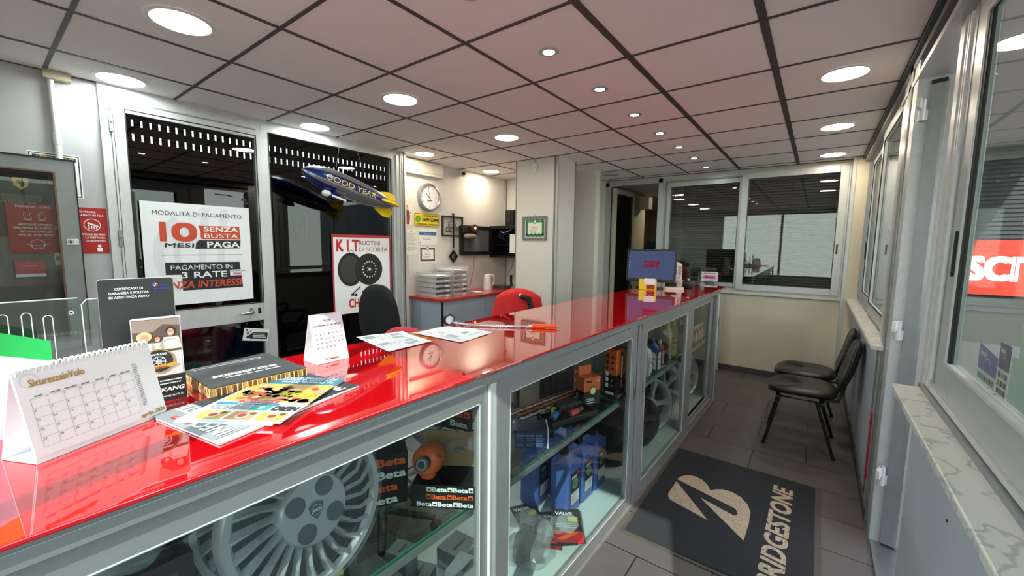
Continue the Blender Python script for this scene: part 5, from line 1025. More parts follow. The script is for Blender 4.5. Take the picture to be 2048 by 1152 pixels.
MB(B).lathe([(.13, -.07), (.17, -.085), (.225, -.085), (.243, -.06), (.245, 0), (.243, .06), (.225, .085), (.17, .085), (.13, .07)], mat('tyre_rubber', (22, 22, 23), .6, noise=.1), 48).build('carcass', t)
MB(B).lathe([(.0, .04), (.12, .04), (.135, .075), (.135, -.075), (.12, -.04), (0, -.04)], mat('black_steel_rim', (34, 35, 36), .35, .4), 40).build('rim', t)
# ---- things on the red top ----
ZT = 1.1905
# big desk calendar
def tent(name, label, A, Bp, dep, hz, inv, extra, cat='calendar', skirt=.0):
    """A, Bp front base corners; dep base depth towards the back; hz ridge height"""
    A = V(A[0], A[1], ZT); Bp = V(Bp[0], Bp[1], ZT); r_ = (Bp-A).normalized(); back = V(-r_.y, r_.x, 0)
    mid = back*dep/2; RA = A+mid+V(0, 0, hz-ZT); RB = Bp+mid+V(0, 0, hz-ZT)
    t = thing(name, label, cat, tuple((A+Bp)/2+mid)); W = (Bp-A).length; up = (RA-A); H = up.length
    F_ = FR(A, r_, up); Fb = FR(Bp+back*dep, -r_, RB-(Bp+back*dep))
    m = MB(); m.box((0, 0, -.0012), (W, H, 0), PAPER, F_); m.box((0, 0, -.0012), (W, H, 0), PAPER, Fb); m.add([A, Bp, Bp+back*dep, A+back*dep], [(0, 1, 2, 3)], PAPER, TR(0, 0, .0006)); m.build('stand', t)
    extra(t, F_, W, H); return t, F_, W, H
def cal1(t, F_, W, H):
    P = F_ @ TR(0, .008, .002); h = H-.012; m = MB(P)
    for k in range(3): m.box((.0, .0015*k, .0008*k), (W, h, .0008*k+.0005), PAPER)
    m.build('pages', t); m = MB(P @ TR(0, 0, .0022)); G1 = I((176, 140, 70)); G2 = I((120, 120, 128))
    m.text('SicurezzainVolo', .018, h-.03, .014, G1, 3, w=.085, bold=.02); m.ring(.02, h-.018, .012, .0135, LGREY, 2)
    gx0, gx1, gy0, gy1 = .014, W-.05, .018, h-.052; cw = (gx1-gx0)/7; ch = (gy1-gy0)/5
    for i in range(8): m.rect(gx0+cw*i-.0002, gy0, gx0+cw*i+.0002, gy1, G2, 2)
    for i in range(6): m.rect(gx0, gy0+ch*i-.0002, gx1, gy0+ch*i+.0002, G2, 2)
    for i, d_ in enumerate(('lunedì', 'martedì', 'mercoledì', 'giovedì', 'venerdì', 'sabato', 'domenica')): m.text(d_, gx0+cw*(i+.5), gy1+.002, .0035, INK, 3, 'c', bold=.02)
    for n in range(1, 31):
        c_, r2 = (n+1) % 7, (n+1)//7; m.text(str(n), gx0+cw*c_+.0015, gy1-ch*r2-.006, .0042, I((60, 60, 66)), 3)
    m.text('aprile 2026', W-.055, .004, .0085, G1, 3, w=.052, bold=.03)
    m.lines(W-.046, gy0+.01, W-.036, h-.035, 26, G2, 3, frac=.4, jit=.1)
    m.build('print', t)
    m = MB(F_)
    n = 24
    for i in range(n):
        x = W*(i+.5)/n; m.tube([(x, H-.010, .004), (x, H+.002, .006), (x, H+.007, -.002), (x, H+.001, -.008), (x, H-.008, -.005)], .0011, WHITE, 5); m.tube([(x+.003, H-.010, .004), (x+.003, H+.002, .006), (x+.003, H+.007, -.002), (x+.003, H+.001, -.008)], .0011, WHITE, 5)
    m.build('wire_binding', t)
tent('desk_calendar', 'large white tent desk calendar open at aprile 2026, at the left front of the counter', (-.254, -.899), (-.360, -.689), .085, 1.36, 0, cal1)
def cal2(t, F_, W, H):
    P = F_ @ TR(0, .0, .001); m = MB(P); m.box((0, .03, 0), (W, H-.004, .0012), mat('lilac_white_page', (232, 222, 232), .6)); m.box((0, 0, 0), (W, .03, .0006), mat('pink_white_card', (240, 214, 214), .6)); m.build('pages', t)
    m = MB(P @ TR(0, 0, .0013)); m.text('Aprile', W/2, H-.024, .009, INK, 2, 'c'); cw = (W-.012)/7; ch = .0155
    for i, d_ in enumerate(('DOM', 'LUN', 'MAR', 'MER', 'GIO', 'VEN', 'SAB')): m.text(d_, .006+cw*(i+.5), H-.04, .0048, REDD if i == 0 else INK, 2, 'c', bold=.02)
    for n in range(1, 31): m.text(str(n), .006+cw*((n+2) % 7+.5), H-.055-ch*((n+2)//7), .0065, I((50, 46, 60)), 2, 'c')
    m.text('Santander', W/2+.004, .011, .006, REDD, 2, 'c', bold=.03); m.disc(W/2-.024, .014, .003, REDD, 2, 10); m.build('print', t)
    m = MB(F_); n = 20
    for i in range(n): x = W*(i+.5)/n; m.tube([(x, H-.005, .0025), (x, H+.002, .004), (x, H+.004, -.002), (x, H-.003, -.006)], .0008, WHITE, 5)
    m.build('wire_binding', t)
tent('desk_calendar', 'small white tent desk calendar headed Aprile, in the middle of the counter', (-.465, -.266), (-.466, -.148), .09, 1.352, 0, cal2)
# paper flag
t = thing('paper_flag', 'green and white paper flag corner standing behind the large calendar', 'flag', (-.45, -.95, ZT))
GRF = mat('green_flag_cloth', (20, 176, 80), .6, noise=.05); WHF = mat('white_flag_cloth', (206, 218, 236), .6, noise=.03)
m = MB(); m.grid(lambda u, v: (-.45+.006*math.sin(u*6), -1.1+.247*u, 1.452+.035*(1-u)-.068*u-v*(.045+.012*(1-u))), 14, 3, GRF); m.build('green_field', t)
m = MB(); m.grid(lambda u, v: (-.45+.006*math.sin(u*6), -1.1+.247*u-.012*v*u, 1.452+.035*(1-u)-.068*u-(.045+.012*(1-u))-v*.2), 14, 5, WHF); m.build('white_field', t)
MB().cyl((-.45, -1.1, ZT), (-.45, -1.1, 1.5), .004, STEEL, 8).cyl((-.45, -1.1, ZT), (-.45, -1.1, ZT+.01), .03, BLACK, 16).build('stand', t)
# clear brochure holder
t = thing('brochure_holder', 'clear acrylic brochure holder with finger slots at the back left of the counter', 'brochure holder', (-.6, -.9, ZT))
FA = FR((-.600, -1.15, ZT), (0, 1, 0), (-.06, 0, 1)); m = MB(FA); m.box((0, 0, 0), (.36, .267, .003), CLEAR); m.prism([(.366, 0), (.395, 0), (.395, .262), (.375, .262), (.366, .25)], 0, .003, CLEAR); m.box((0, 0, .0), (.395, .004, .05), CLEAR); m.box((0, 0, .05), (.36, .12, .053), CLEAR); m.build('panel', t)
ED = mat('acrylic_bright_edge', (214, 222, 222), .2, noise=0); m = MB(FA)
m.box((0, .266, -.0005), (.36, .2685, .0035), ED); m.tube([(.366, .0, .0035), (.366, .25, .0035), (.375, .262, .0035), (.395, .262, .0035)], .0011, ED, 6)
for cx in (.24, .275, .308):
    tp = .262-.03-(0 if cx < .3 else .01); rr = .0075; pts = [(cx-rr, .03, .0035)]+[(cx-rr*math.cos(a), tp+rr*math.sin(a), .0035) for a in [q*PI/8 for q in range(9)]]+[(cx+rr, .03, .0035)]; m.tube(pts, .0009, ED, 6)
m.build('edge', t)
m = MB(FA); m.ring(.347, .232, .003, .0048, ED, 12, 16); m.disc(.347, .232, .003, BLACK, 12, 12); m.disc(.347, .24, .0018, BLACK, 12, 10); m.build('keyhole', t)
# black folder
t = thing('warranty_folder', 'black card folder reading CERTIFICATO DI GARANZIA standing behind the large calendar', 'folder', (-.56, -.68, ZT))
FA = FR((-.585, -.757, ZT), (.02, 1, -.0), (0, .012, 1)); W, H = .150, .311
def rr_(w, h, r_): return [(x+r_*math.cos(a), y+r_*math.sin(a)) for (x, y, a0) in ((w-r_, h-r_, 0), (r_, h-r_, PI/2), (r_, r_, PI), (w-r_, r_, 1.5*PI)) for a in [a0+q*PI/8 for q in range(5)]]
m = MB(FA); m.prism(rr_(W, H, .006), 0, .004, mat('charcoal_card', (52, 54, 56), .4, noise=.12, scale=9)); m.prism(rr_(W+.002, H+.0015, .006), -.001, 0, WHITE); m.build('cover', t)
m = MB(FA @ TR(0, 0, .0042))
for i, l in enumerate(('CERTIFICATO DI', 'GARANZIA E POLIZZA', 'DI ASSISTENZA AUTO')): m.text(l, .058, H-.028-.011*i, .0062, WHI, 2, 'c', w=(.055, .078, .078)[i], bold=.03)
m.disc(.112, H-.018, .006, RED, 2, 16); m.disc(.1095, H-.0175, .005, I((50, 90, 190)), 3, 16); m.line([(.109, H-.022), (.114, H-.014)], .0018, WHI, 4); m.text('europ', .121, H-.022, .0055, I((60, 84, 170)), 2, bold=.03); m.text('assistance', .108, H-.031, .0055, I((60, 84, 170)), 2, w=.034, bold=.03); m.text('you live we care', .108, H-.038, .003, RED, 2, w=.034); m.build('print', t)
# tyre brochures in a black box
t = thing('brochure_stand', 'black counter box of tyre brochures picturing a smiling family', 'brochure stand', (-.47, -.66, ZT))
A = V(-.488, -.700, ZT); Bq = V(-.452, -.624, ZT); r_ = (Bq-A).normalized(); FA = FR(A, r_, (0, 0, 1)); W = .105
FA = FR((-.462, -.716, ZT), (.08, 1, 0), (0, 0, 1)); W = .093
MB(FA).box((0, 0, -.045), (W, .066, 0), mat('black_box_card', (30, 31, 33), .4)).build('box', t)
m = MB(FA); m.text('NANKANG', .005, .026, .010, WHI, 2, w=.082, bold=.04, shear=.2); m.lines(.04, .042, .086, .058, 2, WHI, 2, jit=.1); m.text('nankang-tyre.it', .03, .011, .006, WHI, 2, w=.055); m.build('lettering', t)
FB = FR(FA @ V(-.004, .064, -.006), (.08, 1, 0), (-.05, .16, 1)); H = .15
m = MB(FB); m.box((0, -.05, -.016), (W+.003, H, -.0005), PAPER)
for k in range(6): m.box((.001*k, H-.002, -.016+.0025*k), (W+.004, H+.0015+.0006*k, -.015+.0025*k), WHITE)
PB = MB(FB); SK = I((206, 158, 134)); m2 = PB; m2.rect(0, -.05, W, H, I((236, 210, 208)), 1); m2.rect(0, H*.42, W, H, I((96, 78, 70)), 2); m2.poly([(0, H*.8), (.04, H*.78), (.06, H*.9), (W, H*.86), (W, H*.99), (0, H*.99)], I((150, 132, 122)), 3)
for (x, y, r3, hc, hw) in ((.022, .104, .011, (214, 188, 140), 1.5), (.047, .098, .007, (110, 56, 50), 1.3), (.074, .114, .010, (52, 38, 34), 1.12)):
    m2.poly([(x-r3*2.2, y-.045), (x+r3*2.2, y-.045), (x+r3*1.5, y-r3*1.3), (x-r3*1.5, y-r3*1.3)], I((222, 206, 200)), 4); m2.disc(x, y+r3*.25, r3*hw*.9, I(hc), 5, 14, ry=r3*1.15); m2.disc(x, y-r3*.1, r3*.72, SK, 6, 14, ry=r3*.95); m2.ring(x, y-r3*.2, r3*.3, r3*.42, WHI, 7, 8, a0=PI*1.1, a1=PI*1.9); m2.disc(x-r3*.28, y+r3*.15, r3*.1, INK, 7, 6); m2.disc(x+r3*.28, y+r3*.15, r3*.1, INK, 7, 6)
m2.ring(.07, .075, .02, .023, I((190, 190, 196)), 6, a0=.3, a1=2.9)
m2.disc(.046, .042, .031, I((176, 140, 70)), 7, 28); m2.disc(.046, .042, .028, I((40, 44, 50)), 8, 28); m2.ring(.046, .040, .012, .014, LGREY, 9); m2.disc(.046, .04, .006, LGREY, 9, 12)
for q in range(7): a = 2*PI*q/7; m2.line([(.046, .04), (.046+.012*math.cos(a), .04+.012*math.sin(a))], .0015, LGREY, 9)
m2.text('NANKANG', .03, .057, .005, WHI, 9, w=.032, bold=.03); m2.poly([(.018, .02), (.07, .024), (.082, .03), (.078, .036), (.068, .033), (.02, .03)], I((206, 160, 50)), 10); m2.text('GARANZIA', .026, .0225, .0055, REDD, 11, w=.036, bold=.03); m2.lines(.02, -.02, .09, .005, 3, REDD, 3, jit=.1)
for k in range(1): m.build('brochures', t)
PB.build('cover_print', t)
# honeycomb card slab
t = thing('mousepad_slab', 'black topped honeycomb card slab reading BRIDGESTONE lying on the counter', 'display slab', (-.5, -.46, ZT))
P4 = [V(-.598, -.593), V(-.378, -.594), V(-.372, -.347), V(-.659, -.353)]; P4[0] = V(-.61, -.592); P4[3] = V(-.65, -.352)
def q4(z): return [(p.x, p.y, z) for p in P4]
KR = mat('kraft_honeycomb', (196, 146, 84), .8, noise=.15, scale=40); KRL = mat('kraft_light_rib', (236, 206, 150), .7); KRD = mat('kraft_dark_cell', (112, 70, 34), .9)
m = MB(); m.add(q4(ZT)+q4(ZT+.028), [(0, 3, 2, 1), (4, 5, 6, 7), (0, 1, 5, 4), (1, 2, 6, 5), (2, 3, 7, 6), (3, 0, 4, 7)], KR)
for a, b in ((0, 1), (1, 2)):
    A, B_ = P4[a], P4[b]; n = int((B_-A).length/.012); nn = (B_-A).normalized(); nn = V(nn.y, -nn.x)
    for i in range(n):
        p = A.lerp(B_, (i+.2+.2*rnd.random())/n); q = A.lerp(B_, (i+.85)/n); o = nn*.0006
        m.add([(p.x+o.x, p.y+o.y, ZT+.003), (q.x+o.x, q.y+o.y, ZT+.003), (q.x+o.x, q.y+o.y, ZT+.026), (p.x+o.x, p.y+o.y, ZT+.026)], [(0, 1, 2, 3)], KRD if i % 3 else KR)
        q2 = A.lerp(B_, (i+.97)/n); bend = nn*(.0022); m.tube([(q2.x, q2.y, ZT+.002), (q2.x+bend.x, q2.y+bend.y, ZT+.014), (q2.x, q2.y, ZT+.027)], .0011, KRL, 5)
m.build('honeycomb_core', t)
m = MB(); m.add(q4(ZT+.028)+q4(ZT+.0305), [(0, 3, 2, 1), (4, 5, 6, 7), (0, 1, 5, 4), (1, 2, 6, 5), (2, 3, 7, 6), (3, 0, 4, 7)], mat('black_laminate_sheet', (44, 48, 52), .42, noise=.08)); m.add(q4(ZT)+q4(ZT+.0015), [(0, 1, 5, 4), (1, 2, 6, 5)], WHITE); m.build('top_sheet', t)
m = MB(FR((-.378, -.594, ZT+.0307), (.02, 1, 0), (-1, 0, 0))); m.text('BRIDGESTONE', .032, .085, .020, WHI, 2, w=.165, bold=.04, shear=.1); m.text('Solutions for your journey', .055, .062, .012, WHI, 2, w=.145, bold=.02); m.line([(.02, .2), (.02, .235)], .002, WHI, 2); frame(m, TR(0, 0, .0), .012, .215, .2, .232, .0015, 0, .0004, WHI); m.build('lettering', t)
# magazines
def sheet4(mb, P, z, mt, th=.003, curl=0): 
    mb.add([(p[0], p[1], z) for p in P]+[(p[0], p[1], z+th) for p in P], [(0, 3, 2, 1), (4, 5, 6, 7), (0, 1, 5, 4), (1, 2, 6, 5), (2, 3, 7, 6), (3, 0, 4, 7)], mt)
def bil(P, u, v): return V(*P[0])*(1-u)*(1-v)+V(*P[1])*u*(1-v)+V(*P[2])*u*v+V(*P[3])*(1-u)*v
def magazine(name, label, P, z, art, base, th=.004):
    t = thing(name, label, 'magazine', (sum(p[0] for p in P)/4, sum(p[1] for p in P)/4, z)); m = MB(); sheet4(m, P, z, PAPER, th); m.build('pages', t)
    O = V(P[0][0], P[0][1], z+th+.0002); r_ = V(P[1][0]-P[0][0], P[1][1]-P[0][1], 0); u_ = V(P[3][0]-P[0][0], P[3][1]-P[0][1], 0); F_ = FR(O, r_, u_); m = MB(F_)
    W, H = r_.length, (Matrix(F_).inverted() @ V(P[3][0], P[3][1], O.z)).y; m.poly([(0, 0), (W, 0), (W, H), (0, H)], base, 0); art(m, W, H); m.build('cover', t); return t
# page frames: bottom-left, bottom-right, top-right, top-left of each cover; the top edge lies nearest the camera
A4_ = [(-.168, -.298), (-.423, -.343), (-.333, -.714), (-.078, -.669)]
def artA(m, W, H):
    m.rect(0, 0, W, H, I((96, 102, 106)), 1); m.rect(0, H*.78, W, H, I((150, 155, 160)), 2); m.poly([(0, 0), (W*.5, 0), (W*.2, H*.35), (0, H*.5)], I((20, 24, 30)), 2); m.poly([(W*.5, 0), (W, 0), (W, H*.3), (W*.2, H*.35)], I((44, 62, 74)), 2); m.poly([(W*.05, H*.4), (W*.3, H*.36), (W*.28, H*.7), (W*.02, H*.74)], I((40, 46, 52)), 2)
    m.poly([(W*.5, H*.3), (W, H*.2), (W, H*.42), (W*.6, H*.6)], I((196, 200, 204)), 3); m.poly([(W*.7, H*.6), (W, H*.5), (W, H*.78), (W*.6, H*.78)], I((36, 40, 46)), 3)
    m.text('INFO', W*.04, H*.88, .034, WHI, 5, w=.11, bold=.03); m.text('RETE', W*.62, H*.80, .034, WHI, 5, w=.09, bold=.03); m.rect(W*.5, H*.93, W*.78, H*.965, RED, 5); m.text('ASSOGOMMA', W*.52, H*.937, .007, WHI, 6, w=.06); m.line([(W*.06, H*.855), (W*.4, H*.855)], .002, WHI, 5)
    m.text('PNEUMATICA', W*.04, H*.10, .026, WHI, 5, w=.2, bold=.04)
magazine('trade_magazine', 'grey and black magazine reading INFO, lying under the colourful one', A4_, ZT+.0005, artA, I((110, 114, 118)))
P2 = [(-.235, -.302), (-.423, -.428), (-.267, -.695), (-.079, -.569)]
def artB(m, W, H):
    m.rect(0, 0, W, H, I((240, 243, 243)), 1)
    m.rect(0, 0, W, H*.20, I((36, 118, 146)), 2)
    for k, (l, w_) in enumerate((('La Primula Rossa', .15), ('che non ti aspetti', .17), ('POLESINE: ROVIGO', .19))): m.text(l, W*.06, H*(.13-.055*k), .0125, WHI, 4, w=w_, bold=.03)
    m.rect(0, H*.20, W, H*.62, I((206, 168, 84)), 2); r_ = random.Random(5)
    for q in range(70):
        cx, cy = W*(.05+.9*r_.random()), H*(.22+.38*r_.random()); c = r_.choice([(206, 96, 60), (176, 120, 50), (224, 190, 70), (120, 130, 60), (222, 150, 120), (90, 80, 50), (230, 214, 160), (190, 60, 44), (236, 176, 140)]); m.disc(cx, cy, .007+.009*r_.random(), I(c), 3, 9, ry=.006+.008*r_.random())
    m.ring(W*.7, H*.52, .012, .022, I((200, 60, 50)), 4); m.text('FREDDE', W*.06, H*.42, .022, YEL, 5, w=.09, bold=.04)
    m.rect(W*.35, H*.60, W*.8, H*.655, I((206, 66, 50)), 4); m.text('RICETTE DI CASA', W*.38, H*.613, .010, WHI, 5, w=.08)
    m.rect(W*.3, H*.655, W, H*.70, I((40, 130, 166)), 5); m.text('settimanale', W*.5, H*.665, .009, WHI, 6, w=.06)
    m.rect(0, H*.70, W, H, I((240, 243, 243)), 4); m.rect(W*.33, H*.705, W*.55, H*.80, I((30, 160, 150)), 5); m.text('NERO', W*.03, H*.715, .026, INK, 6, w=.06, bold=.05); m.text('&', W*.4, H*.72, .02, WHI, 6); m.text('BIANCO', W*.57, H*.715, .026, I((150, 158, 164)), 6, w=.09, bold=.05)
    for q, c in enumerate(((222, 170, 50), (206, 150, 90), (214, 180, 60))):
        x0 = W*(.05+.31*q); m.rect(x0, H*.83, x0+W*.27, H*.965, I(c), 5); m.disc(x0+W*.13, H*.9, .015, I((230, 222, 200)), 6, 12); m.disc(x0+W*.13, H*.9, .010, I((170, 50, 40)), 7, 10); m.disc(x0+W*.05, H*.86, .007, I((90, 60, 40)), 6, 8); m.lines(x0, H*.968, x0+W*.25, H*.985, 1, INK, 6)
magazine('food_magazine', 'colourful food magazine reading NERO BIANCO, on top of the grey one', P2, ZT+.006, artB, I((236, 240, 240)), .005)
# loose papers
def paper(label, P, z, seed, art):
    r_ = random.Random(seed); t = thing('paper_sheet', label, 'paper', (sum(p[0] for p in P)/4, sum(p[1] for p in P)/4, z))
    def zz(u, v): return z+.0012+.0022*math.sin(u*7+seed)*math.sin(v*5)**2+.004*max(0, abs(u-.5)-.42)*2
    m = MB(); m.grid(lambda u, v: (lambda p: (p[0], p[1], zz(u, v)))(bil(P, u, v)), 18, 18, PAPER); m.build('sheet', t)
    m = MB()
    for (u0, v0, u1, v1, mt) in art:
        n = 6
        for i in range(n):
            for j in range(n):
                a, b, c, d = u0+(u1-u0)*i/n, v0+(v1-v0)*j/n, u0+(u1-u0)*(i+1)/n, v0+(v1-v0)*(j+1)/n
                m.add([(*bil(P, p, q)[:2], zz(p, q)+.0006) for p, q in ((a, b), (c, b), (c, d), (a, d))], [(0, 1, 2, 3)], mt)
    m.build('print', t)
G3 = I((176, 188, 190)); G4 = I((150, 160, 164)); r_ = random.Random(9); art = []
for i in range(2):
    for k in range(9): u0 = .06+.48*i; v0 = .08+.09*k; art += [(u0, v0, u0+.1+.25*r_.random(), v0+.012, G4)]
    art += [(.07+.48*i, .1, .2+.48*i, .3, G3), (.3+.45*i, .55, .42+.45*i, .8, G3), (.1+.48*i, .62, .22+.48*i, .82, G3)]
art += [(.45, .78, .52, .8, RED)]
paper('printed white sheet with grey tables, overhanging the back edge of the counter', [(-.735, .05), (-.419, -.011), (-.422, .208), (-.676, .257)], ZT+.001, 2, art)
art = [(.5, .12, .95, .13, G4), (.5, .15, .9, .16, G4), (.55, .2, .75, .32, G3), (.6, .55, .68, .72, G4), (.8, .5, .82, .9, G3), (.15, .2, .25, .24, G3), (.3, .3, .42, .34, G3)]
paper('mostly blank white sheet beside the tyre gauge', [(-.615, .266), (-.315, .274), (-.341, .524), (-.617, .496)], ZT+.001, 4, art)
# tyre inflator hose
t = thing('tyre_gauge', 'chrome hose with a black knob and an orange handle lying on the counter', 'tyre gauge', (-.35, .65, ZT))
pts = [(-.60, .515, ZT+.016), (-.52, .56, ZT+.008), (-.42, .615, ZT+.007), (-.33, .68, ZT+.007), (-.262, .73, ZT+.009)]
m = MB(); m.tube(pts, .0062, CHROME, 10)
for i in range(46):
    s = i/46*(len(pts)-1); k = int(s); p = V(*pts[k]).lerp(V(*pts[k+1]), s-k); q = V(*pts[k]).lerp(V(*pts[k+1]), min(1, s-k+.03)); m.cyl(p, q, .0076, ALUW, 8)
m.build('hose', t)
a = V(-.262, .73, ZT+.011); b = V(-.143, .80, ZT+.011); ORG = mat('bright_orange_plastic', (255, 92, 20), .35, noise=.03); l = b-a
m = MB(); m.cyl(a, a+l*.5, .0105, ORG, 14); m.cyl(a+l*.5, a+l*.56, .008, ORG, 14); m.cyl(a+l*.56, a+l*.9, .0105, ORG, 14, r2=.009); m.build('handle', t); MB().cyl(a+l*.9, b, .004, CHROME, 8).cyl(a-l*.12, a, .008, CHROME, 10).build('tip', t)
MB().lathe([(0, -.012), (.028, -.012), (.03, -.006), (.03, .006), (.026, .012), (0, .012)], BLACK, 24, TR(-.625, .505, ZT+.031) @ RY(PI/2) @ RX(.4)).lathe([(.021, .0), (.021, .0135), (.0, .0135)], CHROME, 20, TR(-.625, .505, ZT+.031) @ RY(PI/2) @ RX(.4)).build('knob', t)
# monitor
t = thing('computer_monitor', 'black monitor showing AVERSA GOMME at the far end of the counter', 'monitor', (-.48, 3.2, ZT))
MO = FR((-.712, 3.12, 1.258), (1, .03, 0), (0, .06, 1)); W, H = .485, .325
m = MB(MO); frame(m, Matrix.Identity(4), 0, 0, W, H, .017, -.02, 0, BLACK, wb=.03); m.box((.01, .01, -.045), (W-.01, H-.01, -.012), BLACK); m.build('casing', t, bevel=.003)
m = MB(MO); m.rect(.017, .03, W-.017, H-.017, emis('lit_screen', (88, 98, 136), .5), -20)
m.text('AVERSA', W/2+.01, .18, .032, emis('screen_red', (150, 30, 60), .55), -17, 'c', w=.15, bold=.05, shear=.15); m.text('GOMME', W/2+.005, .142, .032, emis('screen_red', (150, 30, 60), .55), -17, 'c', w=.14, bold=.05)
m.text('est. 1979', W/2+.045, .122, .01, emis('screen_red', (150, 30, 60), .55), -17, 'c', w=.05)
for q in range(5): m.disc(.027, .13+.03*q, .004, emis('screen_icon', (190, 200, 220), .7), -17, 8)
m.build('screen', t)
MB().box((-.53, 3.14, ZT), (-.46, 3.18, 1.30), BLACK).build('stand', t); MB(TR(-.485, 3.16, ZT)).prism([(.14*math.cos(q*PI/12), .1*math.sin(q*PI/12)) for q in range(24)], 0, .012, BLACK).build('foot', t, bevel=.003)
MB().tube([(-.66, 3.14, 1.27), (-.665, 3.13, 1.22), (-.64, 3.05, ZT+.005), (-.6, 2.93, ZT+.005)], .004, BLACK, 6).build('cable', t)
t = thing('card_holder', 'yellow card holder with white cards and a red label, before the monitor', 'card holder', (-.42, 3.0, ZT))
Mx = TR(-.43, 2.97, ZT) @ RZ(.25); YH = mat('yellow_plastic', (240, 222, 20), .4, noise=.03)
m = MB(Mx); m.prism([(0, 0), (.075, 0), (.03, .105), (.0, .105)], -.085, .075, YH, FR((0, 0, 0), (0, 1, 0), (0, 0, 1)) @ TR(0, 0, 0)); m.build('body', t, bevel=.003)
m = MB(Mx @ FR((-.035, -.0035, .0), (1, 0, 0), (0, .0, 1))); m.box((0, .055, 0), (.1, .112, .012), PAPER); m.rect(.02, .01, .095, .065, REDD, 8); m.text('FAI', .055, .048, .012, WHI, 9, 'c', bold=.03); m.poly([(.03, .02), (.06, .04), (.088, .02), (.06, .028)], INK, 10); m.disc(.06, .03, .01, GREY, 9, 10); m.build('card', t)
t = thing('card_reader', 'small white card terminal lying beside the yellow holder', 'card reader', (-.33, 3.2, ZT))
MB(TR(-.25, 3.21, ZT) @ RZ(.3)).prism([(-.085, -.04), (.085, -.04), (.085, .05), (-.085, .05)], 0, .022, mat('ivory_plastic', (226, 224, 214), .4)).rect(-.06, -.02, .03, .03, mat('ivory_inset', (206, 206, 190), .4), 60).build('body', t, bevel=.006); MB(TR(-.31, 3.29, ZT)).box((-.05, -.01, .0), (.055, .01, .062), BLACK).build('cradle', t)
t = thing('leaflet', 'tall white leaflet with round pictures standing beside the monitor', 'leaflet', (-.3, 3.55, ZT))
m = MB(FR((-.355, 3.5, ZT), (1, .2, 0), (0, .12, 1))); m.prism([(0, 0), (.1, 0), (.09, .24), (.03, .27), (.005, .27)], -.002, 0, PAPER); m.build('sheet', t)
m = MB(FR((-.355, 3.5, ZT), (1, .2, 0), (0, .12, 1)))
for q in range(3): m.disc(.03, .21-.035*q, .014, I((150, 80, 90)), 2, 14); m.disc(.07, .2-.03*q, .016, GREY, 2, 14); m.disc(.07, .2-.03*q, .009, LGREY, 3, 10)
m.lines(.01, .02, .09, .12, 8, I((190, 150, 150)), 2); m.build('print', t)
t = thing('reed_diffuser', 'black square reed diffuser with dark sticks', 'diffuser', (-.17, 3.42, ZT))
MB(TR(-.17, 3.42, ZT)).box((-.045, -.045, 0), (.045, .045, .082), mat('black_glass_bottle', (14, 14, 16), .08)).build('bottle', t, bevel=.006); MB(TR(-.17, 3.42, ZT)).cyl((0, 0, .082), (0, 0, .1), .014, mat('warm_brass', (214, 170, 130), .3, .5), 14).build('collar', t)
m = MB(TR(-.17, 3.42, ZT))
for a, b in ((-.06, .0), (-.035, .02), (.0, -.02), (.03, .02), (.055, .0), (-.015, .03)): m.cyl((a*.1, b*.1, .02), (a, b, .27), .0018, BLACKM, 6)
m.build('reed', t)
tag(MB(TR(-.19, 3.72, ZT)).box((-.06, -.04, 0), (.06, -.036, .2), CLEAR).box((-.06, .036, 0), (.06, .04, .2), CLEAR).box((-.06, -.04, 0), (-.056, .04, .2), glass('tinted_acrylic', (190, 196, 150), .08)).box((.056, -.04, 0), (.06, .04, .2), glass('tinted_acrylic', (190, 196, 150), .08)).box((-.06, -.04, 0), (.06, .04, .003), CLEAR).build('leaflet_holder'), 'tinted clear leaflet holder behind the reed diffuser', 'leaflet holder')
t = thing('reading_glasses', 'pair of black rimmed reading glasses lying at the far end of the counter', 'glasses', (-.15, 3.82, ZT))
m = MB(TR(-.16, 3.8, ZT+.026) @ RZ(.15))
for s in (-1, 1): m.tube([(s*.036+.027*superell(q/20, 3)[0], 0, .022*superell(q/20, 3)[1]) for q in range(20)], .0022, BLACK, 6, closed=True)
m.tube([(-.01, 0, .006), (0, -.002, .009), (.01, 0, .006)], .0022, BLACK, 6); m.tube([(-.064, 0, .01), (-.068, .05, .005), (-.07, .12, -.02)], .002, BLACK, 6); m.tube([(.064, 0, .01), (.067, .05, .005), (.066, .12, -.02)], .002, BLACK, 6); m.build('frame', t)
m = MB(TR(-.16, 3.8, ZT+.026) @ RZ(.15))
for s in (-1, 1): m.poly([(s*.036+.026*superell(q/20, 3)[0], .021*superell(q/20, 3)[1]) for q in range(20)], GLASS, 0, M=FR((0, 0, 0), (1, 0, 0), (0, 0, 1)))
m.build('lens', t)
m = MB(FR((-.40, 4.89, 1.165), (1, .0, 0), (0, .05, 1))); W, H = .235, .125; m.box((0, 0, -.003), (W, H, 0), PAPER); m.rect(.06, .03, W-.02, .082, I((232, 130, 184)), 2); m.text('Klarna.', .085, .045, .026, INK, 3, w=.11, bold=.03); m.text('QUI PAGHI CON', .012, .097, .016, INK, 3, w=.2, bold=.03); m.disc(.032, .05, .018, I((120, 150, 90)), 2, 14); m.disc(.032, .05, .009, WHI, 3, 10); m.poly([(.02, .04), (.044, .04), (.032, .015)], I((120, 150, 90)), 2); m.lines(.07, .008, .2, .02, 1, INK, 3); m.box((.03, -.115, -.012), (.2, 0, -.004), CLEAR)
tag(m.build('payment_sign'), 'white and pink sign reading Klarna standing on the far window sill', 'sign')
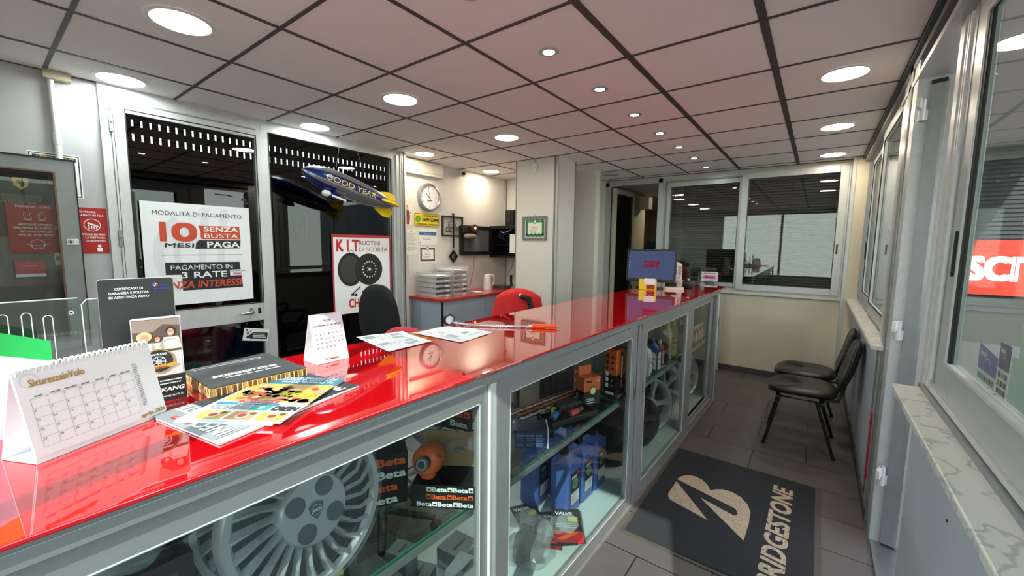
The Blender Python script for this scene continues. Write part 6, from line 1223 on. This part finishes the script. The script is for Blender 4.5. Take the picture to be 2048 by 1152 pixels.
# ---- door mat with the tyre maker's emblem
def carpet(name, rgb, sc_=220):
    m = mat(name, rgb, .95, noise=.35, scale=sc_, bump=.6); return m
t = thing('door_mat', 'dark grey door mat with the beige B emblem and BRIDGESTONE lettering', 'mat', (.53, 1.75, 0))
MTM = carpet('charcoal_mat_pile', (38, 39, 43)); RUB = mat('mat_rubber_border', (78, 74, 64), .7, noise=.15)
MW_, ML = .915, 1.205; MX = FR((.07, 2.352, .001), (1, -.004, 0), (.004, 1, 0))   # local x across, local y negative = toward the camera
m = MB(FR((.072, 1.15, .0005), (1, 0, 0), (-.01, 1, 0))); m.prism([(0, 0), (MW_, 0), (MW_, ML), (0, ML)], 0, .005, RUB); m.build('border', t)
m = MB(FR((.072, 1.15, .0005), (1, 0, 0), (-.01, 1, 0))); m.prism([(.022, .022), (MW_-.03, .022), (MW_-.03, ML-.01), (.012, ML-.01)], .004, .0095, MTM); m.build('pile', t)
BEI = carpet('beige_mat_pile', (182, 164, 140), 120)

EP1 = [(0.193, 1.878), (0.206, 1.934), (0.24, 1.976), (0.281, 1.993), (0.333, 1.977), (0.376, 1.934), (0.404, 1.874), (0.426, 1.91), (0.465, 1.941), (0.521, 1.946), (0.575, 1.919), (0.621, 1.859), (0.644, 1.786), (0.651, 1.669), (0.647, 1.485), (0.368, 1.754), (0.571, 1.687), (0.584, 1.708), (0.582, 1.738), (0.566, 1.766)]
EP2 = [(0.196, 1.85), (0.454, 1.545), (0.224, 1.61), (0.202, 1.637), (0.192, 1.675)]
m = MB(); m.prism(EP1, .009, .0105, BEI); m.prism(EP2, .009, .0105, BEI); m.build('emblem', t)
m = MB(TR(0, 0, .0096) @ FR((.838, 1.2, 0), (0, 1, 0), (-1, 0, 0))); m.text('BRIDGESTONE', 0, 0, .107, BEI, 2, w=1.0, bold=.035, shear=.18); m.build('lettering', t)


# ---- visitor chairs
LEA = mat('black_leatherette', (20, 21, 20), .38, noise=.1, bump=.08, scale=18)
def vchair():
    t = thing('visitor_chair', '', 'chair', (0, 0, 0))
    def seat(u, v):
        x, y = superell(u, 3.4); k = math.sin(PI*v)**.3 if 0 < v < 1 else 0; z = -math.cos(PI*v)*.032
        return (x*.235*k, y*.235*k*(1-.04*x), .462+z*1.15-.02*(max(0, -x-.3))**2*1.5+.012*(y*y)*k)
    MB().grid(seat, 44, 15, LEA, wrap=True).build('seat', t, world=False)
    def back(u, v):
        x, y = superell(u, 3.2); k = math.sin(PI*v)**.3 if 0 < v < 1 else 0; z = -math.cos(PI*v)*.026
        h = (y*k+1)/2; return (.235+.10*h+z*1.0+.02*math.sin(h*PI)-.03*(x*k)**2, x*.23*k*(1-.1*h), .70+y*.205*k)
    MB().grid(back, 44, 15, LEA, wrap=True).build('backrest', t, world=False)
    for s in (-1, 1):
        MB().tube([(-.14, s*.2, .42), (-.225, s*.23, .01)], .011, BLACK, 8, ).cyl((-.225, s*.23, 0), (-.227, s*.231, .02), .013, BLACK, 8).build('leg', t, world=False)
        MB().tube([(.1, s*.2, .42), (.23, s*.235, .01)], .011, BLACK, 8).cyl((.23, s*.235, 0), (.229, s*.234, .02), .013, BLACK, 8).build('leg', t, world=False)
    m = MB(); m.tube([(-.16, -.2, .415), (.14, -.2, .415), (.14, .2, .415), (-.16, .2, .415)], .011, BLACK, 8, closed=True)
    for s in (-1, 1): m.tube([(.14, s*.12, .415), (.235, s*.12, .43), (.255, s*.12, .5), (.285, s*.12, .66)], .011, BLACK, 8)
    m.build('underframe', t, world=False)
    m = MB()
    for s in (-1, 1):
        m.cyl((.12, s*.2, .405), (.12, s*.225, .405), .018, BLACK, 10)
    m.build('knob', t, world=False)
    return t
c = vchair(); c.location = (.832, 3.13, 0); WM[c] = TR(.832, 3.13, 0); tag(c, 'nearer of the two black leatherette visitor chairs against the right wall', group='visitor chairs')
ch2 = dup(c, TR(.835, 3.70, 0) @ RZ(-.03), 'farther black leatherette visitor chair, beside the far wall corner', 'visitor chairs')
# arm loop seen behind the farther chair
m = MB(); m.tube([(.72, 3.98, .47), (.70, 3.98, .52), (.74, 3.98, .545), (.95, 3.99, .535), (1.02, 3.97, .50), (1.03, 3.95, .45)], .011, BLACK, 8)
a = m.build('arm_loop', ch2) if False else None
# ---- gate leaf folded at the far wall
t = thing('counter_gate', 'aluminium gate leaf with a black latch folded against the far wall past the counter end', 'gate', (-.5, 4.88, 0))
m = MB(); m.box((-.155, 4.80, .02), (-.085, 4.86, 1.0), ALU); m.box((-.135, 4.797, .02), (-.115, 4.80, 1.0), ALUD); m.box((-.95, 4.83, .02), (-.155, 4.85, .1), ALU); m.box((-.95, 4.83, .92), (-.155, 4.85, 1.0), ALU); m.box((-.95, 4.835, .1), (-.155, 4.845, .92), PANELG); m.build('leaf', t, bevel=.002)
MB().box((-.14, 4.785, .60), (-.10, 4.8, .72), SEAL).build('latch', t, bevel=.002)
# ---- low right wall bits
tag(MB().box((1.187, 2.255, .2), (1.195, 2.275, .62), mat('crimson_plastic', (170, 24, 60), .4)).build('reflector_strip'), 'thin crimson strip standing low on the right wall beside the doorway', 'strip')
# ---- things on the near window
SG = FR((RXW+.013, .775, 1.236), (0, -1, 0), (0, 0, 1))
PUR = I((108, 92, 190)); PU2 = I((78, 44, 130)); LIL = I((190, 184, 224))
m = MB(SG); m.poly([(0, 0), (.15, .0), (.15, .09), (0, .105)], I((230, 232, 240)), 1); m.poly([(0, .035), (.15, .035), (.15, .09), (0, .105)], PUR, 2); m.text('Satispay', .015, .075, .016, WHI, 3, w=.05, bold=.02); m.ring(.08, .05, .022, .025, WHI, 3, a0=.3, a1=2.6)
for q in range(7): m.rect(.01+.019*q, .008, .023+.019*q, .024, I([(40, 50, 90), (120, 130, 150), (90, 160, 200), (60, 90, 160), (200, 90, 60), (40, 60, 120), (190, 60, 70)][q]), 3)
tag(m.build('payment_sticker'), 'wide lilac payment sticker at the lower corner of the near right window', 'sticker')
m = MB(SG @ TR(.155, 0, 0)); m.rect(0, 0, .075, .13, I((236, 236, 242)), 1); m.rect(0, .07, .075, .135, PU2, 2); m.text('Satispay', .008, .112, .014, WHI, 3, w=.035, bold=.02); m.ring(.04, .09, .012, .014, WHI, 3, a0=.3, a1=2.6)
for a_ in range(3):
    for b_ in range(3): m.rect(.008+.022*a_, .006+.021*b_, .024+.022*a_, .02+.021*b_, I([(40, 50, 90), (150, 160, 150), (60, 66, 80), (150, 40, 60), (70, 30, 50), (160, 160, 110), (60, 80, 110), (40, 60, 60), (90, 90, 100)][a_*3+b_]), 3)
tag(m.build('payment_sticker'), 'upright purple payment sticker with nine small card marks, next to the lilac one', 'sticker')
GPA = mat('pale_green_paper', (196, 212, 208), .7, noise=.03)
tag(MB(SG @ TR(.238, 0, 0)).rect(0, .005, .30, .115, GPA, 1).build('taped_paper'), 'pale sheet taped low on the near right window, seen from behind', 'paper')
tag(MB(SG @ TR(.27, 0, -.001)).rect(0, .02, .30, .195, GPA, 0).build('taped_paper'), 'second pale sheet taped above and behind the low one on the near right window', 'paper')
m = MB(SG @ TR(-.01, .0, 0))
# ---- outside
m = MB(FR((2.0, 5.97, 1.11), (1, 0, 0), (0, 0, 1))); m.box((0, 0, 0), (1.1, .62, .01), mat('red_banner', (222, 66, 46), .5, noise=.03)); m.text('USCITA', .07, .175, .26, WHI, 27, w=.92, bold=.05); tag(m.build('exit_banner'), 'red banner lettered USCITA on the grey shutter across the forecourt', 'sign')
for i, (x, y, w_, l) in enumerate(((2.6, 3.2, .5, 1.0), (2.2, 4.2, .12, 1.6), (3.2, 2.4, .1, 1.2))): pass
m = MB(); m.box((1.9, 2.0, -.02), (3.2, 2.12, -.016), mat('pale_ground_strip', (186, 182, 172), .8, noise=.2)); m.box((2.0, 2.6, -.02), (2.7, 2.66, -.016), mat('pale_ground_strip', (186, 182, 172))); tag(m.build('ground_strip'), 'pale strip on the forecourt ground outside the near window', 'marking')  # two thin pale strips laid on the asphalt
tag(MB(FR((1.6, 8.98, 1.55), (1, 0, 0), (0, 0, 1))).box((0, 0, 0), (.6, .42, .02), I((70, 120, 200))).text('FOR A LA', .04, .25, .09, WHI, 55, w=.5, bold=.02).build('wall_banner'), 'blue banner with white letters on the forecourt wall beyond the sliding windows', 'sign')
# ---- office beyond
m = MB(FR((-2.42, 9.98, 1.35), (1, 0, 0), (0, 0, 1))); m.box((0, 0, 0), (.5, .72, .02), mat('warm_picture_ground', (214, 178, 140), .6)); m.rect(.0, .5, .5, .72, I((240, 206, 160)), 51); m.ring(.3, .36, .08, .1, BRN, 52); m.line([(.3, .22), (.3, .52)], .02, BRN, 52); m.line([(.1, .2), (.4, .26)], .015, BRN, 52); tag(m.build('wall_picture'), 'warm toned picture glimpsed in the office through the doorway', 'picture')
tag(MB().box((-2.75, 9.4, 0), (-1.95, 9.95, 1.15), mat('dark_cupboard', (62, 52, 46), .5)).box((-2.78, 9.38, 1.15), (-1.93, 9.97, 1.19), mat('pale_top', (190, 184, 172), .5)).build('cupboard', bevel=.004), 'dark cupboard with a pale top under the office picture', 'cupboard')
tag(MB().box((-2.7, 9.6, 1.19), (-2.5, 9.7, 1.75), mat('teal_folder', (30, 110, 140), .5)).build('box_file', bevel=.003), 'teal box file on the office cupboard', 'file')
tag(MB().box((-1.79, 6.35, 2.28), (-1.6, 6.55, 2.5), mat('beige_box_plastic', (190, 184, 166), .5)).build('junction_box', bevel=.006), 'pale box fixed high on the office wall beyond the doorway', 'box')
# ---- render look
sc.view_settings.view_transform = 'Standard'; sc.view_settings.look = 'None'; sc.view_settings.exposure = 0.42; sc.view_settings.gamma = 1.0; sc.view_settings.use_curve_mapping = False
cy = sc.cycles; cy.max_bounces = 12; cy.transparent_max_bounces = 24; cy.glossy_bounces = 6; cy.diffuse_bounces = 5; cy.sample_clamp_indirect = 8; cy.use_denoising = True
